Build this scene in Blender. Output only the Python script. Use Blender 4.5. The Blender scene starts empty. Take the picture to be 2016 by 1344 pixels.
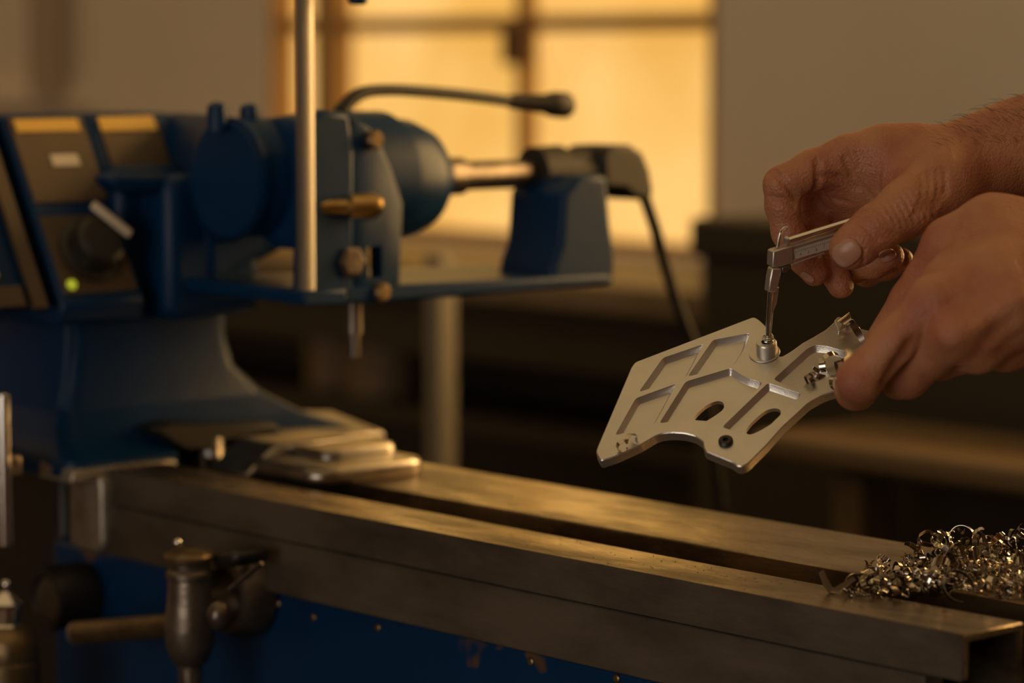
import bpy, bmesh, math, random
import numpy as np
from mathutils import Vector, Matrix
from mathutils.geometry import delaunay_2d_cdt
random.seed(7); np.random.seed(7)

# ------------------------------------------------------------------ camera
# World: X runs along the lathe bed, Y away from its front, Z up; the bed top is z = 0.
FPX, CX, CY = 5600.0, 1008.0, 672.0            # 100 mm lens on 36 mm, frame 2016 x 1344
YH = 108.0                                     # horizon row
PITCH = math.atan((CY - YH) / FPX)
PHI = math.pi - math.atan2(5008.0, FPX / math.cos(PITCH))
F_ = np.array([math.cos(PHI), math.sin(PHI), 0.0])
RT = np.array([math.sin(PHI), -math.cos(PHI), 0.0])
ZZ = np.array([0, 0, 1.0])
FW = F_ * math.cos(PITCH) - ZZ * math.sin(PITCH)
UP = F_ * math.sin(PITCH) + ZZ * math.cos(PITCH)
def ray(x, y): return FW + RT * (x - CX) / FPX - UP * (y - CY) / FPX
CAM = -1.2 * ray(1250, 1124)
def pix(x, y, d): return CAM + d * ray(x, y)
def onp(x, y, ax, v):
    r = ray(x, y); return CAM + r * (v - CAM[ax]) / r[ax]
def onplane(x, y, p0, n):
    r = ray(x, y); return CAM + r * (np.dot(p0 - CAM, n) / np.dot(r, n))
def camvec(a, b, c): return RT * a + UP * b - FW * c      # right, up, toward camera
def camsp(x, y, d): return np.array([(x - CX) / FPX * d, -(y - CY) / FPX * d, d])

scene = bpy.context.scene
COL = scene.collection
cd = bpy.data.cameras.new('camera'); cam = bpy.data.objects.new('camera', cd); COL.objects.link(cam)
cd.sensor_width = 36.0; cd.lens = FPX * 36.0 / 2016.0
cd.clip_start = 0.02; cd.clip_end = 50
M = Matrix((Vector(RT), Vector(UP), Vector(-FW))).transposed().to_4x4()
M.translation = Vector(CAM); cam.matrix_world = M
cd.dof.use_dof = True; cd.dof.focus_distance = 1.2; cd.dof.aperture_fstop = 5.8
cd.dof.aperture_blades = 0
scene.camera = cam

# ------------------------------------------------------------------ light
w = bpy.data.worlds.new('world'); scene.world = w; w.use_nodes = True
bg = w.node_tree.nodes['Background']
bg.inputs[0].default_value = (1.0, 0.67, 0.31, 1); bg.inputs[1].default_value = 0.375   # warm evening light through the open roof glazing
vs = scene.view_settings
vs.view_transform = 'Standard'; vs.look = 'None'; vs.gamma = 1.0; vs.exposure = 0.25
vs.use_curve_mapping = False
WIN1, WIN2, WIN3 = 0.79, 9.0, 2.1      # brightness of the daylit window blinds (window_3 is behind the photographer)

# ------------------------------------------------------------------ materials
def mat(name, base, rough=0.5, metal=0.0, col2=None, nscale=20, mix=(0.4, 0.65), bump=0.0, bscale=200,
        rvar=0.0, emis=None, sss=0.0, spec=0.5, stretch=None, coat=0.0, alpha=None):
    m = bpy.data.materials.new(name); m.use_nodes = True
    nt = m.node_tree; N = nt.nodes; L = nt.links; b = N['Principled BSDF']
    b.inputs['Base Color'].default_value = (*base, 1); b.inputs['Roughness'].default_value = rough
    b.inputs['Metallic'].default_value = metal; b.inputs['Specular IOR Level'].default_value = spec
    b.inputs['Coat Weight'].default_value = coat
    tc = N.new('ShaderNodeTexCoord'); src = tc.outputs['Object']
    if stretch:
        mp = N.new('ShaderNodeMapping'); mp.inputs['Scale'].default_value = stretch
        L.new(src, mp.inputs['Vector']); src = mp.outputs['Vector']
    if col2 is not None or rvar:
        nz = N.new('ShaderNodeTexNoise'); nz.inputs['Scale'].default_value = nscale
        nz.inputs['Detail'].default_value = 6; nz.inputs['Roughness'].default_value = 0.65
        L.new(src, nz.inputs['Vector'])
        if col2 is not None:
            r = N.new('ShaderNodeValToRGB'); r.color_ramp.elements[0].position = mix[0]; r.color_ramp.elements[1].position = mix[1]
            r.color_ramp.elements[0].color = (*base, 1); r.color_ramp.elements[1].color = (*col2, 1)
            L.new(nz.outputs['Fac'], r.inputs[0]); L.new(r.outputs[0], b.inputs['Base Color'])
        if rvar:
            mr = N.new('ShaderNodeMapRange'); mr.inputs['From Min'].default_value = 0.3; mr.inputs['From Max'].default_value = 0.7
            mr.inputs['To Min'].default_value = max(0.03, rough - rvar); mr.inputs['To Max'].default_value = min(1, rough + rvar)
            L.new(nz.outputs['Fac'], mr.inputs['Value']); L.new(mr.outputs[0], b.inputs['Roughness'])
    if bump:
        n2 = N.new('ShaderNodeTexNoise'); n2.inputs['Scale'].default_value = bscale; n2.inputs['Detail'].default_value = 4
        L.new(src, n2.inputs['Vector'])
        bp = N.new('ShaderNodeBump'); bp.inputs['Strength'].default_value = bump; bp.inputs['Distance'].default_value = 0.001
        L.new(n2.outputs['Fac'], bp.inputs['Height']); L.new(bp.outputs[0], b.inputs['Normal'])
    if emis:
        b.inputs['Emission Color'].default_value = (*emis[:3], 1); b.inputs['Emission Strength'].default_value = emis[3]
    if sss:
        b.inputs['Subsurface Weight'].default_value = sss; b.inputs['Subsurface Radius'].default_value = (1.0, 0.35, 0.2)
        b.inputs['Subsurface Scale'].default_value = 0.004
    return m

def paint_mat(name, base, rust=(0.10, 0.055, 0.03), lo=0.66, hi=0.69, scale=22, rough=0.38):
    m = mat(name, base, rough, 0.0, bump=0.12, bscale=120, spec=0.22)
    nt = m.node_tree; N = nt.nodes; L = nt.links; b = N['Principled BSDF']
    tc = N.new('ShaderNodeTexCoord')
    nz = N.new('ShaderNodeTexNoise'); nz.inputs['Scale'].default_value = scale; nz.inputs['Detail'].default_value = 3
    nz.inputs['Roughness'].default_value = 0.45
    L.new(tc.outputs['Object'], nz.inputs['Vector'])
    r = N.new('ShaderNodeValToRGB'); r.color_ramp.elements[0].position = lo; r.color_ramp.elements[1].position = hi
    r.color_ramp.elements[0].color = (0, 0, 0, 1); r.color_ramp.elements[1].color = (1, 1, 1, 1)
    L.new(nz.outputs['Fac'], r.inputs[0])
    n3 = N.new('ShaderNodeTexNoise'); n3.inputs['Scale'].default_value = 9; n3.inputs['Detail'].default_value = 5
    L.new(tc.outputs['Object'], n3.inputs['Vector'])
    mx0 = N.new('ShaderNodeMix'); mx0.data_type = 'RGBA'
    mx0.inputs['A'].default_value = (*base, 1); mx0.inputs['B'].default_value = (*[c * 0.6 for c in base], 1)
    L.new(n3.outputs['Fac'], mx0.inputs['Factor'])
    mx = N.new('ShaderNodeMix'); mx.data_type = 'RGBA'
    L.new(mx0.outputs['Result'], mx.inputs['A']); mx.inputs['B'].default_value = (*rust, 1)
    L.new(r.outputs[0], mx.inputs['Factor']); L.new(mx.outputs['Result'], b.inputs['Base Color'])
    return m

MT = {}
MT['wall'] = mat('wall_plaster', (0.90, 0.81, 0.68), 0.9, col2=(0.86, 0.77, 0.64), nscale=3, bump=0.2, bscale=60)
MT['low_fill_wall'] = mat('dark_low_fill_wall', (0.16, 0.105, 0.07), 0.9, col2=(0.12, 0.08, 0.055), nscale=5)  # colour of the unseen front and right walls, darkened to cut fill light
MT['floor'] = mat('floor_concrete', (0.055, 0.048, 0.04), 0.7, col2=(0.035, 0.03, 0.026), nscale=6)
MT['frame'] = mat('window_frame_paint', (0.50, 0.30, 0.12), 0.6, col2=(0.42, 0.25, 0.10), nscale=8)
MT['latch'] = mat('brown_latch_paint', (0.20, 0.10, 0.04), 0.6)
MT['bed'] = mat('worn_steel', (0.44, 0.335, 0.20), 0.28, 0.9, col2=(0.10, 0.072, 0.045), nscale=26, mix=(0.36, 0.60), rvar=0.15, bump=0.20, bscale=420, stretch=(0.35, 1, 1))
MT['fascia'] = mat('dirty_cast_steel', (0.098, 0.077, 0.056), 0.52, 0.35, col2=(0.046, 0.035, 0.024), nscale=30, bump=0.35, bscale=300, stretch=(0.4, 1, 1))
MT['edge'] = mat('bare_steel_and_highlight', (0.36, 0.325, 0.27), 0.4, 0.7, col2=(0.24, 0.20, 0.15), nscale=60)
MT['blue'] = paint_mat('blue_enamel', (0.002, 0.032, 0.100))
MT['blue2'] = paint_mat('blue_enamel_clean', (0.002, 0.032, 0.100), lo=0.8, hi=0.83)
MT['panel'] = mat('console_panel', (0.085, 0.056, 0.028), 0.5, 0.2, col2=(0.066, 0.043, 0.022), nscale=14)
MT['label'] = mat('yellow_label', (0.62, 0.38, 0.06), 0.5)
MT['pale'] = mat('pale_plastic', (0.62, 0.55, 0.42), 0.4)
MT['led'] = mat('green_lamp', (0.35, 0.42, 0.03), 0.3, emis=(0.5, 0.55, 0.03, 0.45))
MT['dark'] = mat('dark_plastic_and_shade', (0.012, 0.010, 0.008), 0.45)
MT['rubber'] = mat('black_rubber', (0.02, 0.016, 0.012), 0.6)
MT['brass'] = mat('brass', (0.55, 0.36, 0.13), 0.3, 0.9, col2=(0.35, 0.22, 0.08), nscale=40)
MT['oldbrass'] = mat('tarnished_brass', (0.24, 0.165, 0.085), 0.40, 0.8, col2=(0.13, 0.09, 0.045), nscale=50, bump=0.3, bscale=250)
MT['oldsteel'] = mat('oily_steel', (0.20, 0.165, 0.13), 0.36, 0.8, col2=(0.10, 0.078, 0.058), nscale=40, bump=0.3, bscale=250)
MT['chrome'] = mat('polished_steel', (0.72, 0.70, 0.66), 0.14, 1.0)
MT['steel'] = mat('satin_steel', (0.60, 0.57, 0.53), 0.36, 0.9, col2=(0.49, 0.465, 0.43), nscale=80)
MT['toolsteel'] = mat('worn_tool_steel', (0.38, 0.35, 0.31), 0.28, 0.95, col2=(0.24, 0.22, 0.19), nscale=45)
MT['bar'] = mat('drawn_steel_bar', (0.45, 0.43, 0.39), 0.38, 0.9)
MT['alu'] = mat('blasted_aluminium', (0.66, 0.63, 0.58), 0.36, 0.95, col2=(0.60, 0.575, 0.53), nscale=40, bump=0.10, bscale=1500)
MT['scale'] = mat('satin_scale_plate', (0.50, 0.46, 0.40), 0.45, 0.35)
MT['aluedge'] = mat('milled_aluminium', (0.62, 0.59, 0.55), 0.42, 0.95, bump=0.3, bscale=1200)
MT['chip'] = mat('bright_swarf', (0.58, 0.54, 0.47), 0.15, 1.0)
MT['chip2'] = mat('dull_swarf', (0.28, 0.24, 0.19), 0.26, 1.0)
MT['wood'] = mat('bench_wood', (0.19, 0.125, 0.06), 0.5, col2=(0.12, 0.075, 0.035), nscale=10, stretch=(0.15, 1, 1))
MT['benchtop'] = mat('pale_bench_top', (0.30, 0.22, 0.13), 0.55, col2=(0.22, 0.16, 0.09), nscale=8)
MT['shelf'] = mat('dark_bench_steel', (0.055, 0.044, 0.030), 0.6)
MT['post'] = mat('grey_post_paint', (0.30, 0.27, 0.22), 0.5)
MT['pipe'] = mat('pipe_paint', (0.46, 0.37, 0.28), 0.8)
MT['chest'] = mat('dark_chest_paint', (0.045, 0.037, 0.026), 0.55)
MT['tin'] = mat('dusty_tin', (0.42, 0.30, 0.17), 0.5, 0.3)
MT['nail'] = mat('finger_nail', (0.42, 0.215, 0.14), 0.32, sss=0.1, spec=0.4)
MT['sleeve'] = mat('dark_cotton', (0.03, 0.032, 0.04), 0.9, bump=0.5, bscale=900)
MT['ink'] = mat('engraved_ink', (0.05, 0.035, 0.02), 0.6)

def blind_mat(name, col, s, axis_noise=2.2):
    m = bpy.data.materials.new(name); m.use_nodes = True
    nt = m.node_tree; N = nt.nodes; L = nt.links; b = N['Principled BSDF']
    b.inputs['Base Color'].default_value = (0.7, 0.6, 0.4, 1); b.inputs['Roughness'].default_value = 0.8
    tc = N.new('ShaderNodeTexCoord'); nz = N.new('ShaderNodeTexNoise'); nz.inputs['Scale'].default_value = axis_noise
    nz.inputs['Detail'].default_value = 2; L.new(tc.outputs['Object'], nz.inputs['Vector'])
    r = N.new('ShaderNodeValToRGB'); r.color_ramp.elements[0].position = 0.35; r.color_ramp.elements[1].position = 0.65
    r.color_ramp.elements[0].color = (*col[0], 1); r.color_ramp.elements[1].color = (*col[1], 1)
    L.new(nz.outputs['Fac'], r.inputs[0]); L.new(r.outputs[0], b.inputs['Emission Color'])
    b.inputs['Emission Strength'].default_value = s
    return m
MT['blind1'] = blind_mat('sunlit_blind', ((0.80, 0.42, 0.075), (1.0, 0.58, 0.17)), WIN1, 5.0)
MT['blind3'] = blind_mat('grey_daylight_blind', ((1.0, 0.935, 0.85), (1.0, 0.935, 0.85)), WIN3)
MT['blind2'] = blind_mat('sunlit_blind_far', ((1.0, 0.60, 0.22), (1.0, 0.60, 0.22)), WIN2)

def skin_mat():
    m = mat('skin', (0.50, 0.24, 0.13), 0.46, sss=0.12, spec=0.4)
    nt = m.node_tree; N = nt.nodes; L = nt.links; b = N['Principled BSDF']
    tc = N.new('ShaderNodeTexCoord')
    nz = N.new('ShaderNodeTexNoise'); nz.inputs['Scale'].default_value = 45; nz.inputs['Detail'].default_value = 4
    L.new(tc.outputs['Object'], nz.inputs['Vector'])
    r = N.new('ShaderNodeValToRGB'); r.color_ramp.elements[0].position = 0.35; r.color_ramp.elements[1].position = 0.68
    r.color_ramp.elements[0].color = (0.42, 0.19, 0.090, 1); r.color_ramp.elements[1].color = (0.33, 0.11, 0.06, 1)
    L.new(nz.outputs['Fac'], r.inputs[0]); L.new(r.outputs[0], b.inputs['Base Color'])
    v = N.new('ShaderNodeTexVoronoi'); v.inputs['Scale'].default_value = 900; L.new(tc.outputs['Object'], v.inputs['Vector'])
    n2 = N.new('ShaderNodeTexNoise'); n2.inputs['Scale'].default_value = 260; n2.inputs['Detail'].default_value = 5; n2.inputs['Distortion'].default_value = 0.8
    L.new(tc.outputs['Object'], n2.inputs['Vector'])
    ad = N.new('ShaderNodeMath'); ad.operation = 'MULTIPLY_ADD'; ad.inputs[1].default_value = 0.5
    L.new(v.outputs['Distance'], ad.inputs[0]); L.new(n2.outputs['Fac'], ad.inputs[2])
    bp = N.new('ShaderNodeBump'); bp.inputs['Strength'].default_value = 0.5; bp.inputs['Distance'].default_value = 0.0012
    L.new(ad.outputs[0], bp.inputs['Height']); L.new(bp.outputs[0], b.inputs['Normal'])
    return m
MT['skin'] = skin_mat()

# ------------------------------------------------------------------ mesh helpers
BASE = {}
def V3(p): return np.array(p, dtype=float)
def frame_of(axis):
    a = V3(axis); a /= np.linalg.norm(a)
    t = np.array([0, 0, 1.0]) if abs(a[2]) < 0.9 else np.array([1.0, 0, 0])
    u = np.cross(t, a); u /= np.linalg.norm(u); return a, u, np.cross(a, u)

class MB:
    def __init__(s): s.v = []; s.f = []
    def add(s, vs, fs):
        o = len(s.v); s.v += [tuple(map(float, p)) for p in vs]; s.f += [tuple(i + o for i in f) for f in fs]; return s
    def box(s, a, b):
        x0, x1 = sorted((a[0], b[0])); y0, y1 = sorted((a[1], b[1])); z0, z1 = sorted((a[2], b[2]))
        return s.hexa([(x0,y0,z0),(x1,y0,z0),(x1,y1,z0),(x0,y1,z0)], [(x0,y0,z1),(x1,y0,z1),(x1,y1,z1),(x0,y1,z1)])
    def hexa(s, lo, hi):
        n = len(lo)
        return s.add(list(lo) + list(hi), [tuple(range(n))[::-1], tuple(range(n, 2*n))] + [(i, (i+1) % n, n+(i+1) % n, n+i) for i in range(n)])
    def prism(s, pts, vec):
        pts = [V3(p) for p in pts]; vec = V3(vec)
        nrm = sum((np.cross(pts[i]-pts[0], pts[(i+1) % len(pts)]-pts[0]) for i in range(len(pts))), np.zeros(3))
        if np.dot(nrm, vec) < 0: pts = pts[::-1]
        return s.hexa(pts, [p + vec for p in pts])
    def loft(s, rings, cap=True, closed=False):
        n = len(rings[0]); vs = [p for r in rings for p in r]; fs = []
        m = len(rings)
        for k in range(m if closed else m - 1):
            k2 = (k + 1) % m
            for i in range(n):
                j = (i + 1) % n; fs.append((k*n+i, k*n+j, k2*n+j, k2*n+i))
        if cap and not closed: fs += [tuple(range(n))[::-1], tuple(range((m-1)*n, m*n))]
        return s.add(vs, fs)
    def rev(s, p0, axis, prof, n=32):
        """prof: (distance along axis, radius)"""
        a, u, w_ = frame_of(axis); p0 = V3(p0)
        rings = [[p0 + a*t + r*(u*math.cos(2*math.pi*i/n) + w_*math.sin(2*math.pi*i/n)) for i in range(n)] for t, r in prof]
        return s.loft(rings)
    def cyl(s, p0, p1, r0, r1=None, n=24):
        d = V3(p1) - V3(p0); return s.rev(p0, d, [(0, r0), (np.linalg.norm(d), r0 if r1 is None else r1)], n)
    def ball(s, c, r, n=16, m=10, axis=(0,0,1), squash=1.0):
        return s.rev(c, axis, [(-r*squash*math.cos(math.pi*(k+0.02)/(m+0.04)), max(1e-5, r*math.sin(math.pi*(k+0.02)/(m+0.04)))) for k in range(m+1)], n)
    def tube(s, path, r, n=12):
        path = [V3(p) for p in path]; rings = []; u = None
        for i, p in enumerate(path):
            t = path[min(i+1, len(path)-1)] - path[max(i-1, 0)]; t /= np.linalg.norm(t)
            if u is None: _, u, _ = frame_of(t)
            u = u - t*np.dot(u, t); u /= np.linalg.norm(u); w_ = np.cross(t, u)
            rr = r[i] if hasattr(r, '__len__') else r
            rings.append([p + rr*(u*math.cos(2*math.pi*k/n) + w_*math.sin(2*math.pi*k/n)) for k in range(n)])
        return s.loft(rings)
    def build(s, name, m, parent=None, bevel=0.0, seg=2, angle=35, smooth=True, label=None, origin=None):
        if parent is not None: base = BASE[parent.name]
        else:
            a = np.array(s.v); base = V3(origin) if origin is not None else np.array([(a[:,0].min()+a[:,0].max())/2, (a[:,1].min()+a[:,1].max())/2, a[:,2].min()])
        me = bpy.data.meshes.new(name); me.from_pydata([tuple(V3(p) - base) for p in s.v], [], s.f)
        me.materials.append(MT[m] if isinstance(m, str) else m); me.update()
        bm = bmesh.new(); bm.from_mesh(me); bmesh.ops.recalc_face_normals(bm, faces=bm.faces); bm.to_mesh(me); bm.free()
        if smooth:
            me.shade_smooth(); me.set_sharp_from_angle(angle=math.radians(angle))
        o = bpy.data.objects.new(name, me); COL.objects.link(o)
        BASE[o.name] = base
        if parent is not None: o.parent = parent
        else: o.location = base
        if bevel:
            b = o.modifiers.new('bevel', 'BEVEL'); b.width = bevel; b.segments = seg; b.limit_method = 'ANGLE'; b.angle_limit = math.radians(35)
        if label: o['label'] = label
        return o

def carve(o, mb):
    """cut the closed shape mb out of object o for good"""
    c = mb.build('cutter', 'fascia', smooth=False); b = o.modifiers.new('cut', 'BOOLEAN'); b.object = c; b.operation = 'DIFFERENCE'; b.solver = 'EXACT'
    bpy.context.view_layer.update()
    me = bpy.data.meshes.new_from_object(o.evaluated_get(bpy.context.evaluated_depsgraph_get()))
    o.modifiers.clear(); o.data = me; me.set_sharp_from_angle(angle=math.radians(40)); bpy.data.objects.remove(c); return o
def thing(name, label, cat, base, group=None):
    o = bpy.data.objects.new(name, None); COL.objects.link(o); o.location = tuple(base); o.empty_display_size = 0.02
    BASE[o.name] = V3(base); o['label'] = label; o['category'] = cat
    if group: o['group'] = group
    return o
def tag(o, label, cat, group=None):
    o['label'] = label; o['category'] = cat
    if group: o['group'] = group
    return o
def struct(o): o['kind'] = 'structure'; return o
def smooth_path(pts, n=8, closed=False):
    P = [V3(p) for p in pts]; out = []; m = len(P)
    for i in range(m if closed else m - 1):
        p0 = P[(i-1) % m] if closed else P[max(i-1, 0)]; p1 = P[i]; p2 = P[(i+1) % m]; p3 = P[(i+2) % m] if closed else P[min(i+2, m-1)]
        for k in range(n):
            t = k / n
            out.append(0.5*((2*p1) + (-p0+p2)*t + (2*p0-5*p1+4*p2-p3)*t*t + (-p0+3*p1-3*p2+p3)*t**3))
    if not closed: out.append(P[-1])
    return out
def rrect(x0, x1, y0, y1, r, n=5):
    out = []
    for cx, cy, a0 in ((x1-r, y1-r, 0), (x0+r, y1-r, 90), (x0+r, y0+r, 180), (x1-r, y0+r, 270)):
        for k in range(n+1):
            a = math.radians(a0 + 90*k/n); out.append((cx + r*math.cos(a), cy + r*math.sin(a)))
    return out

# ================================================================== the room
FZ = -0.92
YW = 1.33
o = struct(MB().box((-3.6, -2.6, FZ-0.05), (2.6, 1.6, FZ)).build('floor', 'floor'))
W1 = (-2.03, -1.25, 0.0, 1.15); W2 = (-0.35, 0.75, 0.0, 1.15)      # x0,x1,z0,z1 of the two openings
wb = MB(); CEIL = 2.0
xs = [-3.6, W1[0], W1[1], W2[0], W2[1], 2.6]
wb.box((xs[0], YW, FZ), (xs[1], YW+0.22, CEIL)); wb.box((xs[2], YW, FZ), (xs[3], YW+0.22, CEIL)); wb.box((xs[4], YW, FZ), (xs[5], YW+0.22, CEIL))
for W in (W1, W2):
    wb.box((W[0], YW, FZ), (W[1], YW+0.22, W[2])); wb.box((W[0], YW, W[3]), (W[1], YW+0.22, CEIL))
struct(wb.build('wall_back', 'wall'))
struct(MB().box((-3.8, -2.6, FZ), (-3.6, 1.6, CEIL)).build('wall_left', 'wall'))
struct(MB().box((2.6, -2.6, FZ), (2.8, 1.6, CEIL)).build('wall_right', 'low_fill_wall'))
YF = -1.75; W3 = (-0.1, 1.2, -0.25, 0.75)
wf = MB(); wf.box((-3.6, YF-0.2, FZ), (W3[0], YF, CEIL)); wf.box((W3[1], YF-0.2, FZ), (2.6, YF, CEIL)); wf.box((W3[0], YF-0.2, FZ), (W3[1], YF, W3[2])); wf.box((W3[0], YF-0.2, W3[3]), (W3[1], YF, CEIL))
struct(wf.build('wall_front_unseen', 'low_fill_wall'))  # unseen wall added behind the camera to darken that side
w3 = bpy.data.objects.new('window_3_offscreen', None); COL.objects.link(w3); w3.location = (0.55, YF-0.1, W3[2]); BASE[w3.name] = V3(w3.location); w3['kind'] = 'structure'
MB().box((W3[0], YF-0.13, W3[2]), (W3[1], YF-0.12, W3[3])).build('pane_offscreen', 'blind3', w3)
for x in (W3[0]+0.012, (W3[0]+W3[1])/2, W3[1]-0.012): MB().box((x-0.012, YF-0.12, W3[2]), (x+0.012, YF-0.08, W3[3])).build('mullion', 'frame', w3)
for z in (W3[2]+0.012, W3[3]-0.012): MB().box((W3[0], YF-0.119, z-0.012), (W3[1], YF-0.081, z+0.012)).build('transom', 'frame', w3)
def window(name, W, blind, mull, transoms, rec=0.092):
    root = bpy.data.objects.new(name, None); COL.objects.link(root); root.location = ((W[0]+W[1])/2, YW+0.1, W[2]); BASE[root.name] = V3(root.location)
    root['kind'] = 'structure'
    y = YW + rec
    fr = MB(); t = 0.013
    fr.box((W[0], y-0.02, W[2]), (W[0]+(0.004 if rec < 0.05 else t), y+0.02, W[3])); fr.box((W[1]-t, y-0.02, W[2]), (W[1], y+0.02, W[3]))
    fr.box((W[0], y-0.02, W[2]), (W[1], y+0.02, W[2]+t)); fr.box((W[0], y-0.02, W[3]-t), (W[1], y+0.02, W[3]))
    fr.build('window_frame', 'frame', root)
    for mx in mull: MB().box((mx-0.0055, y-0.012, W[2]+t), (mx+0.0055, y+0.012, W[3]-t)).build('mullion', 'frame', root)
    for tz in transoms: MB().box((W[0]+t, y-0.010, tz-0.009), (W[1]-t, y+0.010, tz+0.009)).build('transom', 'frame', root)
    MB().box((W[0]+0.004, y+0.014, W[2]+0.004), (W[1]-0.004, y+0.019, W[3]-0.004)).build('pane_offscreen' if 'offscreen' in name else 'pane', blind, root)
    MB().box((W[0], YW-0.012, W[2]-0.02), (W[1], YW+min(0.02, rec), W[2]+0.002)).build('window_sill', 'wall', root, bevel=0.004)
    return root
w1 = window('window_1', W1, 'blind1', [-1.572], [0.252, 0.72], 0.022)
MB().box((-1.945, YW+0.004, 0.012), (-1.905, YW+0.034, 1.14)).build('stile', 'frame', w1)
MB().box((-1.585, YW-0.008, 0.205), (-1.545, YW+0.012, 0.252)).build('latch', 'latch', w1, bevel=0.004)
window('window_2_offscreen', W2, 'blind2', [0.2], [0.285, 0.72])
tr = MB().box((-3.6, YW-0.02, 0.145), (-2.43, YW, 0.165)); struct(tr.build('trim_1', 'wall', bevel=0.004))
cp = onp(92, 100, 1, YW - 0.03)
tag(MB().cyl((cp[0], YW-0.028, 0.16), (cp[0], YW-0.028, 1.9), 0.026).build('conduit_pipe', 'pipe'), 'vertical painted pipe running up the wall above the machine console', 'pipe')

# ---- bench under the window
bn = thing('workbench', 'long pale-topped workbench against the wall under the bright window', 'workbench', (-1.4, 1.1, FZ))
MB().box((-2.6, 1.08, -0.035), (-0.95, YW, -0.006)).build('bench_top', 'benchtop', bn, bevel=0.004)
MB().box((-2.55, 1.11, -0.10), (-0.98, 1.13, -0.035)).build('apron', 'shelf', bn)
MB().box((-2.5, 1.12, -0.18), (-1.0, YW-0.03, -0.165)).build('lower_shelf', 'shelf', bn)
MB().box((-2.55, YW-0.03, FZ), (-0.98, YW, -0.035)).build('back_panel', 'shelf', bn)
for x in (-2.5, -1.02):
    MB().box((x-0.03, 1.10, FZ), (x+0.03, 1.15, -0.035)).build('leg', 'shelf', bn, bevel=0.003)

# grey post standing behind the lathe
q0 = onp(868, 620, 1, 0.62)
tag(MB().loft([[(q0[0]+x, 0.62+y, z) for x, y in rrect(-0.0095, 0.0095, -0.0095, 0.0095, 0.003)] for z in (FZ, 0.06)]).build('machine_post', 'post'),
    'upright square painted steel post standing behind the lathe bed', 'post')
# dark tool chest on the bench, right of the window
c0 = onp(1372, 600, 1, 0.86); c1 = onp(1372, 436, 1, 0.86)
ch = thing('tool_chest', 'large dark painted steel chest below the bare plaster wall', 'chest', (c0[0]+0.6, 1.08, FZ))
MB().box((c0[0], 0.86, FZ), (0.75, 1.30, c1[2])).build('body', 'chest', ch, bevel=0.01)
MB().box((c0[0]-0.006, 0.854, c1[2]-0.03), (0.756, 1.305, c1[2]+0.004)).build('lid', 'chest', ch, bevel=0.006)
for i in range(3):
    MB().box((c0[0]+0.05+i*0.55, 0.848, -0.32), (c0[0]+0.55+i*0.55, 0.862, -0.10)).build('drawer', 'chest', ch, bevel=0.004)
# low side bench behind the lathe, its pale front edge catching the light
sb = thing('side_bench', 'low wooden bench with a pale worn edge behind the lathe bed', 'bench', (-0.2, 0.78, FZ))
e0 = onp(1530, 868, 1, 0.70); e1 = onp(2016, 955, 1, 0.70)
zt = (e0[2] + e1[2]) / 2
MB().box((-0.60, 0.70, zt-0.012), (0.9, 0.84, zt+0.008)).build('bench_board', 'wood', sb, bevel=0.006)
for x in (-0.52, 0.1, 0.75): MB().box((x-0.014, 0.72, FZ), (x+0.014, 0.76, zt-0.02)).build('leg', 'wood', sb)
# dusty tins on the floor shelf far behind
for k, (px, py, r) in enumerate(((655, 690, 0.030), (752, 655, 0.040))):
    q = onp(px, py, 1, 1.20); z1 = q[2] + r*0.9
    t = MB().rev((q[0], 1.20, -0.165), (0,0,1), [(0, r), (0.004, r*1.04), (z1+0.161, r*1.0), (z1+0.165, r*1.05), (z1+0.168, r*0.9)]).build('canister', 'tin')
    tag(t, ['short dusty canister on the lower shelf beside the taller one', 'taller dusty canister on the lower shelf near the grey post'][k], 'canister')

# ================================================================== lathe bed
XE = 0.177; XL = -0.405
bed = thing('lathe_bed', 'worn steel lathe bed of two rails on a chipped blue casting', 'lathe bed', (-0.1, 0.07, FZ))
fr = MB()
sec = [(0,0),(0.036,0),(0.036,-0.030),(0.0328,-0.030),(0.0328,-0.0034),(0.0036,-0.0034),(0.0036,-0.0179),(0,-0.0179)]
fr.prism([(XL, y, z) for y, z in sec], (XE-XL, 0, 0)).build('front_rail', 'bed', bed, bevel=0.0007)
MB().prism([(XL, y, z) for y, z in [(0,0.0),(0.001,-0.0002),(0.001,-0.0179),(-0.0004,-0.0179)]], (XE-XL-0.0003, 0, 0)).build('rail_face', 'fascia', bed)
rr_ = MB().box((XL, 0.067, -0.030), (0.55, 0.1395, 0.0)); rr_.build('rear_rail', 'bed', bed, bevel=0.0008)
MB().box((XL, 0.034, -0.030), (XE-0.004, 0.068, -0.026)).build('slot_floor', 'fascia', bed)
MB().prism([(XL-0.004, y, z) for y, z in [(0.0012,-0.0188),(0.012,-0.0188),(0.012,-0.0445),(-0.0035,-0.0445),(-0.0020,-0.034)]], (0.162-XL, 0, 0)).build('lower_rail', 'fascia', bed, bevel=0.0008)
MB().box((XL-0.055, 0.004, FZ), (XL+0.565, 0.135, -0.0440)).build('casting', 'blue', bed, bevel=0.004)
MB().loft([[(XL-0.012+x, y, z) for x, z in rrect(-0.010, 0.022, -0.0445, -0.002, 0.007)] for y in (-0.006, 0.014)]).build('end_cap', 'edge', bed, bevel=0.002)  # paler metal paints in the highlight of its left edge
MB().box((-0.80, 0.012, FZ), (-0.461, 0.13, -0.006)).build('shaded_end', 'dark', bed, bevel=0.004)  # near-black box stands in for the casting's left side in shadow
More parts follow.
